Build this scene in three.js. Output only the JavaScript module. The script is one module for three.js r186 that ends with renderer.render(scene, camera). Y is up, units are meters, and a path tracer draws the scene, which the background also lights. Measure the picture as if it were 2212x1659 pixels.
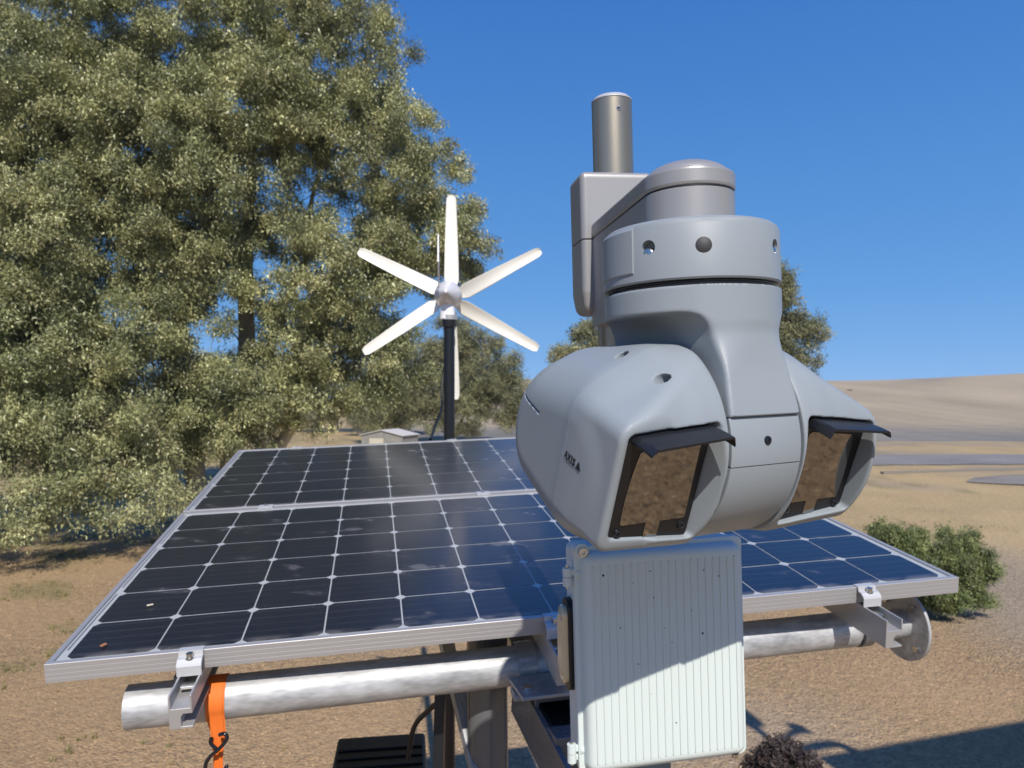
import * as THREE from 'three';
import { RoundedBoxGeometry } from 'three/addons/geometries/RoundedBoxGeometry.js';
import { mergeGeometries, toCreasedNormals } from 'three/addons/utils/BufferGeometryUtils.js';
import { ImprovedNoise } from 'three/addons/math/ImprovedNoise.js';
import { Brush, Evaluator, SUBTRACTION } from 'three-bvh-csg';

// ---------------------------------------------------------------- camera, sky, sun, exposure
const EYE = 3.3, PITCH = 0.0195;                       // metres above the ground, radians upward
const scene = new THREE.Scene();
const camera = new THREE.PerspectiveCamera(55.88, 1024 / 768, 0.05, 6000);
camera.position.set(0, EYE, 0); camera.rotation.x = PITCH;
camera.focus = 0.76; camera.userData.fStop = 13;
camera.updateMatrixWorld();
const SUN = new THREE.Vector3(0.165, 1.0, 1.04).normalize();
function makeSky() {
  const W = 512, H = 256, d = new Float32Array(W * H * 4), v = new THREE.Vector3();
  for (let j = 0; j < H; j++) for (let i = 0; i < W; i++) {
    const el = ((j + 0.5) / H - 0.5) * Math.PI, az = ((i + 0.5) / W - 0.5) * 2 * Math.PI;
    v.set(Math.cos(el) * Math.cos(az), Math.sin(el), Math.cos(el) * Math.sin(az));
    const h = Math.max(0, Math.sin(el)), t = Math.pow(1 - h, 2.0), s = Math.pow(1 - h, 14);
    let r = 0.012 + 0.145 * t + 0.16 * s, g = 0.108 + 0.32 * t + 0.13 * s, b = 0.47 + 0.38 * t + 0.06 * s;
    const c = Math.max(0, v.dot(SUN)), a = 0.10 * Math.pow(c, 6) + 0.5 * Math.pow(c, 60);
    r += a; g += a; b += a * 1.05;
    if (el < 0) { r = 0.20; g = 0.17; b = 0.14; }
    const o = (j * W + i) * 4; d[o] = r; d[o + 1] = g; d[o + 2] = b; d[o + 3] = 1;
  }
  const t = new THREE.DataTexture(d, W, H, THREE.RGBAFormat, THREE.FloatType);
  t.mapping = THREE.EquirectangularReflectionMapping; t.magFilter = THREE.LinearFilter; t.minFilter = THREE.LinearFilter; t.needsUpdate = true;
  return t;
}
scene.background = makeSky(); scene.environment = scene.background; scene.backgroundIntensity = 1; scene.environmentIntensity = 1;
const sun = new THREE.DirectionalLight(0xfff6ec, 5.0);
sun.position.copy(SUN).multiplyScalar(60).add(new THREE.Vector3(0, 0, -10)); sun.target.position.set(0, 0, -10);
sun.castShadow = true; sun.shadow.mapSize.set(4096, 4096);
Object.assign(sun.shadow.camera, { left: -30, right: 30, top: 30, bottom: -30, near: 1, far: 200 });
scene.add(sun, sun.target);
const renderer = new THREE.WebGLRenderer({ antialias: true });
renderer.toneMapping = THREE.LinearToneMapping; renderer.toneMappingExposure = 1.0;
renderer.shadowMap.enabled = true;
scene.fog = new THREE.FogExp2(0xb9cbe0, 0.0003);

// ---------------------------------------------------------------- helpers
let seed = 7; const rnd = () => { seed |= 0; seed = seed + 0x6D2B79F5 | 0; let t = Math.imul(seed ^ seed >>> 15, 1 | seed); t = t + Math.imul(t ^ t >>> 7, 61 | t) ^ t; return ((t ^ t >>> 14) >>> 0) / 4294967296; };
const rr = (a, b) => a + (b - a) * rnd(), gauss = () => (rnd() + rnd() + rnd() + rnd() - 2) * 0.87;
const V = (x, y, z) => new THREE.Vector3(x, y, z), R = d => d * Math.PI / 180;
const perlin = new ImprovedNoise(), noise = (x, y, z = 0) => perlin.noise(x + 31.7, y + 11.3, z + 5.1);
const fbm = (x, y, n = 4) => { let s = 0, a = 0.5; for (let i = 0; i < n; i++) { s += a * noise(x, y, i * 7.7); x *= 2.03; y *= 2.03; a *= 0.5; } return s; };
const clamp = (x, a = 0, b = 1) => Math.min(b, Math.max(a, x)), sstep = (a, b, x) => { const t = clamp((x - a) / (b - a)); return t * t * (3 - 2 * t); };
const RIG = new THREE.Quaternion().setFromEuler(new THREE.Euler(PITCH, 0, 0));   // the measured frame of the trailer rig
const F = (px, py, d) => V((px - 1106) / 1564 * d, (829.5 - py) / 1564 * d, -d);  // a measured direction and distance, as a point of the rig frame
const world = p => p.clone().applyQuaternion(RIG).add(V(0, EYE, 0));
const G = (px, py) => { const k = -EYE, q = V((px - 1106) / 1564, (829.5 - py) / 1564, -1).applyQuaternion(RIG); return q.multiplyScalar(k / q.y).setY(0); };  // a point of the ground
const used = {};
const numbered = n => { const k = used[n] = (used[n] ?? -1) + 1; return k ? n + '_' + String(k).padStart(3, '0') : n; };
function tag(o, label, category, group) { o.userData = { label, category }; if (group) o.userData.group = group; return o; }
function thing(name, label, category, pos, q = RIG, group) {
  const o = new THREE.Group(); o.name = numbered(name); o.position.copy(pos); o.quaternion.copy(q); scene.add(o); return tag(o, label, category, group);
}
function part(name, geo, mat, parent, opt = {}) {
  const m = new THREE.Mesh(geo, mat); m.name = parent === scene ? numbered(name) : name; m.castShadow = m.receiveShadow = true;
  if (opt.p) m.position.copy(opt.p); if (opt.q) m.quaternion.copy(opt.q); if (opt.label) m.userData.label = opt.label; if (opt.kind) m.userData.kind = opt.kind;
  parent.add(m); return m;
}
const rotY = a => new THREE.Quaternion().setFromAxisAngle(V(0, 1, 0), a), rotZ = a => new THREE.Quaternion().setFromAxisAngle(V(0, 0, 1), a), rotX = a => new THREE.Quaternion().setFromAxisAngle(V(1, 0, 0), a);
const basis = (x, y, z) => new THREE.Quaternion().setFromRotationMatrix(new THREE.Matrix4().makeBasis(x, y, z));
const mg = l => mergeGeometries(l.map(g => { g = g.index ? g.toNonIndexed() : g; for (const k of Object.keys(g.attributes)) if (!['position', 'normal', 'uv'].includes(k)) g.deleteAttribute(k); g.morphAttributes = {}; return g; }));
const rbox = (w, h, d, r = 0.003, s = 2) => new RoundedBoxGeometry(w, h, d, s, Math.min(r, w / 2.01, h / 2.01, d / 2.01));
const lathe = (pts, n = 64) => new THREE.LatheGeometry(pts.map(p => new THREE.Vector2(...p)), n);
const smoothLathe = (pts, n = 64, a = 0.6) => creased(lathe(pts, n), a);
const creased = (g, a) => toCreasedNormals(g.scale(1e3, 1e3, 1e3), a).scale(1e-3, 1e-3, 1e-3);   // the helper welds at 1/100 unit
const tube = (pts, r, seg = 24, rad = 8) => new THREE.TubeGeometry(new THREE.CatmullRomCurve3(pts), seg, r, rad);
function rod(a, b, r0, r1 = r0, n = 12, caps = true) {                    // a straight round bar from a to b
  const d = b.clone().sub(a), L = d.length(), g = new THREE.CylinderGeometry(r1, r0, L, n, 1, !caps);
  return g.applyQuaternion(new THREE.Quaternion().setFromUnitVectors(V(0, 1, 0), d.normalize())).translate((a.x + b.x) / 2, (a.y + b.y) / 2, (a.z + b.z) / 2);
}
function bar(a, b, w, h, up = V(0, 1, 0), r = 0.002) {                    // a straight square bar from a to b
  const z = b.clone().sub(a), L = z.length(); z.normalize(); const x = up.clone().cross(z).normalize(), y = z.clone().cross(x);
  return rbox(w, h, L, r).applyQuaternion(basis(x, y, z)).translate((a.x + b.x) / 2, (a.y + b.y) / 2, (a.z + b.z) / 2);
}
const rrect = (w, h, r, cx = 0, cy = 0, C = THREE.Shape) => { const s = new C(), x = cx - w / 2, y = cy - h / 2; s.moveTo(x + r, y); s.lineTo(x + w - r, y); s.absarc(x + w - r, y + r, r, -Math.PI / 2, 0); s.lineTo(x + w, y + h - r); s.absarc(x + w - r, y + h - r, r, 0, Math.PI / 2); s.lineTo(x + r, y + h); s.absarc(x + r, y + h - r, r, Math.PI / 2, Math.PI); s.lineTo(x, y + r); s.absarc(x + r, y + r, r, Math.PI, 1.5 * Math.PI); return s; };
const extrude = (s, depth, bevel = 0, seg = 2) => new THREE.ExtrudeGeometry(s, { depth, bevelEnabled: bevel > 0, bevelSize: bevel, bevelThickness: bevel, bevelOffset: -bevel, bevelSegments: seg, curveSegments: 12 });
// signed distances meshed as one smooth skin (surface nets, then each vertex moved onto the surface)
const smax = (a, b, k) => { const h = Math.max(k - Math.abs(a - b), 0) / k; return Math.max(a, b) + h * h * k * 0.25; };
const smin = (a, b, k) => -smax(-a, -b, k);
function skin(f, lo, hi, c, uvScale = 1) {
  const n = [0, 1, 2].map(i => Math.ceil((hi[i] - lo[i]) / c) + 1), [nx, ny, nz] = n, val = new Float32Array(nx * ny * nz);
  for (let k = 0, o = 0; k < nz; k++) for (let j = 0; j < ny; j++) for (let i = 0; i < nx; i++) val[o++] = f(lo[0] + i * c, lo[1] + j * c, lo[2] + k * c);
  const id = new Int32Array(nx * ny * nz).fill(-1), pos = [], at = (i, j, k) => i + nx * (j + ny * k);
  const E = [[0, 1], [0, 2], [0, 4], [1, 3], [1, 5], [2, 3], [2, 6], [3, 7], [4, 5], [4, 6], [5, 7], [6, 7]];
  for (let k = 0; k < nz - 1; k++) for (let j = 0; j < ny - 1; j++) for (let i = 0; i < nx - 1; i++) {
    const v = []; let m = 0; for (let q = 0; q < 8; q++) { v[q] = val[at(i + (q & 1), j + (q >> 1 & 1), k + (q >> 2))]; if (v[q] < 0) m |= 1 << q; }
    if (m === 0 || m === 255) continue;
    let x = 0, y = 0, z = 0, s = 0;
    for (const [a, b] of E) if ((m >> a & 1) !== (m >> b & 1)) { const t = v[a] / (v[a] - v[b]); x += (a & 1) + t * ((b & 1) - (a & 1)); y += (a >> 1 & 1) + t * ((b >> 1 & 1) - (a >> 1 & 1)); z += (a >> 2) + t * ((b >> 2) - (a >> 2)); s++; }
    id[at(i, j, k)] = pos.length / 3; pos.push(lo[0] + (i + x / s) * c, lo[1] + (j + y / s) * c, lo[2] + (k + z / s) * c);
  }
  const idx = [], quad = (a, b, d, e, fl) => fl ? idx.push(a, b, d, a, d, e) : idx.push(a, d, b, a, e, d);
  for (let k = 1; k < nz - 1; k++) for (let j = 1; j < ny - 1; j++) for (let i = 1; i < nx - 1; i++) {
    const a = val[at(i, j, k)] < 0;
    if (a !== val[at(i + 1, j, k)] < 0) quad(id[at(i, j - 1, k - 1)], id[at(i, j, k - 1)], id[at(i, j, k)], id[at(i, j - 1, k)], a);
    if (a !== val[at(i, j + 1, k)] < 0) quad(id[at(i - 1, j, k - 1)], id[at(i - 1, j, k)], id[at(i, j, k)], id[at(i, j, k - 1)], a);
    if (a !== val[at(i, j, k + 1)] < 0) quad(id[at(i - 1, j - 1, k)], id[at(i, j - 1, k)], id[at(i, j, k)], id[at(i - 1, j, k)], a);
  }
  const nor = [], uv = [], e = c * 0.35;
  for (let p = 0; p < pos.length; p += 3) {
    let x = pos[p], y = pos[p + 1], z = pos[p + 2], gx, gy, gz;
    for (let it = 0; it < 3; it++) {
      gx = f(x + e, y, z) - f(x - e, y, z); gy = f(x, y + e, z) - f(x, y - e, z); gz = f(x, y, z + e) - f(x, y, z - e);
      const L = Math.hypot(gx, gy, gz) || 1, g2 = L / (2 * e); gx /= L; gy /= L; gz /= L;
      if (it < 2) { const d = clamp(f(x, y, z) / Math.max(g2, 0.3), -c * 0.7, c * 0.7); x -= gx * d; y -= gy * d; z -= gz * d; }
    }
    pos[p] = x; pos[p + 1] = y; pos[p + 2] = z; nor.push(gx, gy, gz);
    const ax = Math.abs(gx), ay = Math.abs(gy), az = Math.abs(gz);
    if (ax > ay && ax > az) uv.push(z * uvScale, y * uvScale); else if (ay > az) uv.push(x * uvScale, z * uvScale); else uv.push(x * uvScale, y * uvScale);
  }
  const g = new THREE.BufferGeometry();
  g.setAttribute('position', new THREE.Float32BufferAttribute(pos, 3)); g.setAttribute('normal', new THREE.Float32BufferAttribute(nor, 3)); g.setAttribute('uv', new THREE.Float32BufferAttribute(uv, 2)); g.setIndex(idx);
  return g;
}
function tex(w, h, fn, srgb = true, repeat = [1, 1]) {                    // fn(u, v) -> [r, g, b] 0..1, linear when not srgb
  const d = new Uint8Array(w * h * 4);
  for (let j = 0; j < h; j++) for (let i = 0; i < w; i++) { const c = fn(i / w, j / h, i, j), o = (j * w + i) * 4; for (let k = 0; k < 3; k++) d[o + k] = clamp(c[k]) * 255; d[o + 3] = 255; }
  const t = new THREE.DataTexture(d, w, h); t.wrapS = t.wrapT = THREE.RepeatWrapping; t.magFilter = THREE.LinearFilter; t.minFilter = THREE.LinearMipmapLinearFilter; t.generateMipmaps = true; t.repeat.set(...repeat);
  if (srgb) t.colorSpace = THREE.SRGBColorSpace; t.needsUpdate = true; return t;
}
const toS = x => x <= 0.0031308 ? 12.92 * x : 1.055 * Math.pow(x, 1 / 2.4) - 0.055;
const pnoise = (u, v, f, z = 0) => {                                     // noise that tiles over 0..1
  const a = noise(u * f, v * f, z), b = noise((u - 1) * f, v * f, z), c = noise(u * f, (v - 1) * f, z), d = noise((u - 1) * f, (v - 1) * f, z);
  return (a * (1 - u) + b * u) * (1 - v) + (c * (1 - u) + d * u) * v;
};
const grainB = tex(256, 256, (u, v) => { const n = 0.5 + 0.35 * pnoise(u, v, 60) + 0.5 * pnoise(u, v, 110, 3); return [n, n, n]; }, false, [12, 12]);
const mottle = tex(256, 256, (u, v) => { const n = 0.5 + 0.5 * pnoise(u, v, 6) + 0.5 * pnoise(u, v, 17, 2) + 0.35 * pnoise(u, v, 45, 4); const c = toS(0.27 + 0.36 * n); return [c * 0.985, c, c * 1.01]; }, true);
const mottleR = tex(256, 256, (u, v) => { const n = 0.5 + 0.5 * pnoise(u, v, 9, 8) + 0.35 * pnoise(u, v, 33, 5); return [n, 0.36 + 0.35 * n, n]; }, false);
const M = (c, rough, metal = 0, o = {}) => new THREE.MeshPhysicalMaterial({ color: new THREE.Color().setRGB(...c), roughness: rough, metalness: metal, ...o });
const paint = M([0.262, 0.300, 0.322], 0.42, 0.0, { bumpMap: grainB, bumpScale: 0.00017, specularIntensity: 0.9 });
const oldPaint = M([0.33, 0.33, 0.322], 0.38, 0.3, { bumpMap: grainB, bumpScale: 0.0001 });
const mastMat = M([0.36, 0.325, 0.25], 0.36, 0.75, { bumpMap: grainB, bumpScale: 0.00005 });
const black = M([0.006, 0.007, 0.009], 0.45), blackGloss = M([0.01, 0.012, 0.016], 0.2), gapMat = M([0.008, 0.008, 0.009], 0.5);
const steel = M([0.62, 0.61, 0.58], 0.28, 1), alu = M([0.45, 0.45, 0.445], 0.45, 0.5), aluPale = M([0.52, 0.535, 0.54], 0.5, 0.3);
const galv = M([1, 1, 1], 1, 0.35, { map: mottle, roughnessMap: mottleR });
const darkSteel = M([0.145, 0.155, 0.165], 0.5, 0.3, { roughnessMap: mottleR }), rawSteel = M([0.36, 0.37, 0.38], 0.45, 0.4, { roughnessMap: mottleR });
const enclosureMat = M([0.60, 0.68, 0.65], 0.5, 0, { bumpMap: grainB, bumpScale: 0.00004 });

// ---------------------------------------------------------------- ground, road, hill
const roadPts = [];
function groundTint(x, z) {                                              // large patches of the ground: mulch, gravel, dry grass
  const d = Math.hypot(x, z), n = fbm(x * 0.12, z * 0.12, 4), n2 = fbm(x * 0.7 + 40, z * 0.7, 3), n3 = fbm(x * 0.035 + 9, z * 0.035, 3);
  const mulch = [0.435, 0.302, 0.162], gravel = [0.345, 0.29, 0.215], dry = [0.56, 0.42, 0.21], green = [0.20, 0.18, 0.07];
  const far = sstep(13, 24, d + n * 6), grav = sstep(0.05, 0.3, n3 * 0.8 + n * 0.6 + sstep(4.5, 8.5, x) * 0.42 - far * 0.35 - 0.08), gr = sstep(0.12, 0.32, n2 + n * 0.5 + (x < -4 ? 0.13 : -0.12) + (d > 9 ? 0.04 : -0.1) - 0.04);
  const c = [0, 1, 2].map(k => { let a = mulch[k] + (dry[k] - mulch[k]) * far; a += (gravel[k] - a) * grav * 0.8; a += (green[k] - a) * gr * 0.6; return a * (1 + n * 0.25 + n2 * 0.18); });
  return c;
}
const groundTex = tex(1024, 1024, (u, v) => { const n = pnoise(u, v, 30) * 0.35 + pnoise(u, v, 80, 2) * 0.5 + pnoise(u, v, 200, 4) * 0.45; const c = toS(clamp(0.80 + n * 0.85, 0.2, 1)); return [c, c * 0.99, c * 0.975]; });
const groundBump = tex(1024, 1024, (u, v) => { const n = 0.5 + pnoise(u, v, 36, 9) * 0.35 + pnoise(u, v, 90, 5) * 0.5 + pnoise(u, v, 190, 7) * 0.35; return [n, n, n]; }, false);
{
  const pos = [], col = [], uv = [], idx = [], NA = 360, radii = []; for (let r = 0.6; r < 5200; r *= r < 60 ? 1.035 : 1.12) radii.push(r);
  const put = (x, z) => { const d = Math.hypot(x, z); pos.push(x, 0.03 * fbm(x * 0.4, z * 0.4, 3) * sstep(1, 6, d), z); col.push(...groundTint(x, z)); uv.push(x / 3.1, z / 3.1); };
  put(0, 0);
  for (const r of radii) for (let a = 0; a < NA; a++) { const t = a / NA * 2 * Math.PI; put(r * Math.sin(t), -r * Math.cos(t)); }
  for (let a = 0; a < NA; a++) idx.push(0, 1 + (a + 1) % NA, 1 + a);
  for (let i = 0; i < radii.length - 1; i++) for (let a = 0; a < NA; a++) { const p = 1 + i * NA + a, q = 1 + i * NA + (a + 1) % NA; idx.push(p, q, p + NA, q, q + NA, p + NA); }
  const g = new THREE.BufferGeometry(); g.setAttribute('position', new THREE.Float32BufferAttribute(pos, 3)); g.setAttribute('color', new THREE.Float32BufferAttribute(col, 3)); g.setAttribute('uv', new THREE.Float32BufferAttribute(uv, 2)); g.setIndex(idx); g.computeVertexNormals();
  if (g.attributes.normal.getY(5) < 0) { for (let i = 0; i < idx.length; i += 3) [idx[i], idx[i + 1]] = [idx[i + 1], idx[i]]; g.setIndex(idx); g.computeVertexNormals(); }
  const m = new THREE.MeshStandardMaterial({ vertexColors: true, map: groundTex, roughness: 0.95, bumpMap: groundBump, bumpScale: 0.03 });
  const o = part('ground', g, m, scene); o.userData = { kind: 'structure', label: 'brown mulch and dry grass ground around the trailer' };
}
function sheet(name, label, P, nu, nv, mat, tint, kind = 'structure') {   // P(u, v) -> point
  const pos = [], col = [], uv = [], idx = [];
  for (let j = 0; j <= nv; j++) for (let i = 0; i <= nu; i++) { const p = P(i / nu, j / nv); pos.push(p.x, p.y, p.z); uv.push(p.x / 4, p.z / 4); col.push(...tint(p, i / nu, j / nv)); }
  for (let j = 0; j < nv; j++) for (let i = 0; i < nu; i++) { const a = j * (nu + 1) + i; idx.push(a, a + 1, a + nu + 1, a + 1, a + nu + 2, a + nu + 1); }
  const g = new THREE.BufferGeometry(); g.setAttribute('position', new THREE.Float32BufferAttribute(pos, 3)); g.setAttribute('color', new THREE.Float32BufferAttribute(col, 3)); g.setAttribute('uv', new THREE.Float32BufferAttribute(uv, 2)); g.setIndex(idx); g.computeVertexNormals();
  const o = part(name, g, mat, scene); o.userData = { kind, label }; return o;
}
const earth = new THREE.MeshStandardMaterial({ vertexColors: true, map: groundTex, roughness: 0.96, bumpMap: groundBump, bumpScale: 0.06, side: THREE.DoubleSide });
const hillTop = u => 7.6 + 0.5 * Math.sin(u * 9) + 2.6 * sstep(0.36, 0.62, u);
sheet('hill', 'bare tan earth hill rising behind the road at right', (u, v) => {
  const x = -10 + 190 * u, z = -44 - 130 * v + 6 * Math.sin(u * 5), h = hillTop(u) * sstep(0, 1, v) * (0.35 + 0.65 * v) + 0.35 * fbm(x * 0.05, z * 0.05) * v - 0.15;
  return V(x * (1 + 0.25 * v), h, z);
}, 160, 90, earth, (p, u, v) => { const n = fbm(p.x * 0.06, p.z * 0.03, 5), s = sstep(0.30, 0.14, v + n * 0.08), k = 1 + n * 0.45, g = sstep(0.05, 0.25, fbm(p.x * 0.03 + 5, p.z * 0.02 + 8, 4)); return [(0.51 - 0.06 * g + (0.285 - 0.51) * s) * k, (0.425 - 0.05 * g + (0.275 - 0.425) * s) * k, (0.285 - 0.02 * g + (0.235 - 0.285) * s) * k]; });
{
  const road = M([0.29, 0.27, 0.23], 0.9, 0, { map: groundTex, bumpMap: groundBump, bumpScale: 0.01, vertexColors: true, side: THREE.DoubleSide });
  sheet('road', 'grey asphalt road crossing at the foot of the hill', (u, v) => { const a = G(2035, 1027), b = G(2700, 1010), c = G(2120, 1052), d = G(2700, 1102); const e = u < 0.02 ? 0 : u, p = a.lerp(b, e), q = c.lerp(d, e), o = p.lerp(q, v); o.x += (1 - e) * (3.4 * Math.pow(2 * v - 1, 2) + 1.2 * fbm(v * 3 + 2, 4)); o.z += 0.25 * fbm(e * 14, v * 2); return o.setY(0.034); }, 40, 8, road, p => { const k = 1 + 0.5 * fbm(p.x * 0.5, p.z * 0.5, 3); return [k, k, k]; });
  const kerb = tag(part('kerb', bar(G(1905, 1024).setY(0.05), G(2600, 1004).setY(0.05), 0.22, 0.12, V(0, 1, 0), 0.02), M([0.2, 0.18, 0.15], 0.9), scene), 'long low concrete kerb along the far edge of the road', 'kerb');
  kerb.userData.kind = 'structure';
  const strip = M([0.27, 0.262, 0.24], 0.9, 0, { map: groundTex, bumpMap: groundBump, bumpScale: 0.01, vertexColors: true, side: THREE.DoubleSide });
  sheet('pavement', 'broad grey paved strip along the foot of the hill', (u, v) => { const p = G(1640, 984).lerp(G(2900, 979), u), q = G(1640, 1007).lerp(G(2900, 1000), u); return p.lerp(q, v + (v > 0.9 || v < 0.1 ? 0.12 * fbm(u * 30, v * 3) : 0)).setY(0.03); }, 120, 8, strip, p => { const k = 1 + 0.5 * fbm(p.x * 0.25, p.z * 0.25, 4); return [k, k, k]; });
}
{ // chips of bark lying in the mulch
  const chip = new THREE.BoxGeometry(1, 0.22, 0.38), N = 80000, m = new THREE.InstancedMesh(chip, M([1, 1, 1], 0.9), N), q = new THREE.Quaternion(), e = new THREE.Euler(), mt = new THREE.Matrix4(), c = new THREE.Color();
  for (let i = 0; i < N; i++) {
    const a = rr(-0.75, 0.75), r = i < 22000 ? rr(0.8, 5) : 4.5 + 12 * Math.pow(rnd(), 0.8), x = i < 22000 ? rr(1, 8) : r * Math.sin(a), z = i < 22000 ? rr(-3.5, 4.5) : -r * Math.cos(a), s = (0.009 + 0.024 * Math.pow(rnd(), 3)) * (i < 22000 ? 1.6 : 0.75 + r * 0.015);
    e.set(rr(-0.4, 0.4), rr(0, 6.3), rr(-0.4, 0.4)); mt.compose(V(x, 0.03 * fbm(x * 0.4, z * 0.4, 3) * sstep(1, 6, Math.hypot(x, z)) + s * 0.08, z), q.setFromEuler(e), V(s, s * rr(0.6, 1.3), s)); m.setMatrixAt(i, mt);
    const t = groundTint(x, z), k = i < 22000 ? rr(0.35, 1.7) : rr(0.55, 1.3) + (rnd() < 0.02 ? 0.6 : 0); m.setColorAt(i, c.setRGB(Math.min(0.8, t[0] * k), Math.min(0.7, t[1] * k * rr(0.93, 1.03)), Math.min(0.6, t[2] * k * rr(0.9, 1.1))));
  }
  m.name = 'wood_chips'; m.userData = { kind: 'stuff', label: 'brown wood chips scattered over the ground', category: 'mulch' }; m.castShadow = m.receiveShadow = true; scene.add(m);
}
{ // thin tufts of grass on the left
  const blades = []; for (let i = 0; i < 14; i++) { const a = rr(0, 6.3), l = rr(0.03, 0.10), b = rr(0.2, 0.9), w = 0.004; const g = new THREE.BufferGeometry(), dx = Math.cos(a), dz = Math.sin(a), x0 = rr(-0.03, 0.03), z0 = rr(-0.03, 0.03); g.setAttribute('position', new THREE.Float32BufferAttribute([x0 - dz * w, 0, z0 + dx * w, x0 + dz * w, 0, z0 - dx * w, x0 + dx * l * b, l, z0 + dz * l * b], 3)); g.setAttribute('uv', new THREE.Float32BufferAttribute([0, 0, 1, 0, 0, 1], 2)); g.computeVertexNormals(); blades.push(g); }
  const geo = mergeGeometries(blades), N = 2600, m = new THREE.InstancedMesh(geo, new THREE.MeshStandardMaterial({ roughness: 0.7, side: THREE.DoubleSide }), N), mt = new THREE.Matrix4(), c = new THREE.Color(); let n = 0;
  for (let t = 0; n < N && t < 400000; t++) { const a = rr(-0.75, 0.75), r = 7 + 26 * rnd(), x = r * Math.sin(a), z = -r * Math.cos(a), k = fbm(x * 0.7 + 40, z * 0.7, 3) + fbm(x * 0.12, z * 0.12, 4) * 0.5 + (x < -4 ? 0.13 : -0.12); if (x > 2 || k < 0.1 + rnd() * 0.25) continue; mt.compose(V(x, 0, z), rotY(rr(0, 6)), V(1, 1, 1).multiplyScalar(rr(0.5, 1.1))); m.setMatrixAt(n, mt); const d = rnd(); m.setColorAt(n++, c.setRGB(0.16 + 0.2 * d, 0.17 + 0.1 * d, 0.05 + 0.06 * d)); }
  m.count = n; m.name = 'grass'; m.userData = { kind: 'stuff', label: 'thin tufts of green and dry grass', category: 'grass' }; m.castShadow = m.receiveShadow = true; scene.add(m);
}

// ---------------------------------------------------------------- trees
const barkTex = tex(128, 256, (u, v) => { const n = 0.5 + 0.5 * pnoise(u, v, 12, 3) + 0.4 * pnoise(u, v, 40, 6); const c = toS(0.34 + 0.26 * n); return [c, c * 0.95, c * 0.84]; });
const bark = new THREE.MeshStandardMaterial({ map: barkTex, roughness: 0.95, bumpMap: barkTex, bumpScale: 0.02 });
function sprayGeo(n, spread, L, w) {
  const gs = [];
  for (let i = 0; i < n; i++) {
    const g = new THREE.BufferGeometry(), l = L * rr(0.7, 1.25), b = w * rr(0.75, 1.2);
    g.setAttribute('position', new THREE.Float32BufferAttribute([0, 0, 0, b / 2, b * 0.15, l * 0.45, 0, 0, l, -b / 2, b * 0.15, l * 0.45], 3)); g.setAttribute('uv', new THREE.Float32BufferAttribute([0, 0, 1, .5, 0, 1, 0, .5], 2)); g.setIndex([0, 1, 2, 0, 2, 3]);
    g.rotateX(rr(-1.2, 1.2)); g.rotateY(rr(0, 6.3)); g.translate(gauss() * spread, gauss() * spread * 0.8, gauss() * spread); g.computeVertexNormals(); gs.push(g.toNonIndexed());
  }
  return mergeGeometries(gs);
}
const leafMat = (rough = 0.5) => new THREE.MeshPhysicalMaterial({ roughness: rough, side: THREE.DoubleSide, transmission: 0.16, thickness: 0, specularIntensity: 1 });
function limbTube(pts, r0, r1, list) { const c = new THREE.CatmullRomCurve3(pts), n = Math.max(4, pts.length * 3), g = new THREE.TubeGeometry(c, n, 1, r0 > 0.08 ? 8 : 5), p = g.attributes.position, fr = r0 > 0.08 ? 9 : 6; for (let i = 0; i < p.count; i++) { const t = Math.floor(i / fr) / n, q = c.getPointAt(Math.min(1, t)), k = r0 + (r1 - r0) * t; p.setXYZ(i, q.x + (p.getX(i) - q.x) * k, q.y + (p.getY(i) - q.y) * k, q.z + (p.getZ(i) - q.z) * k); } list.push(g); }
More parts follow.
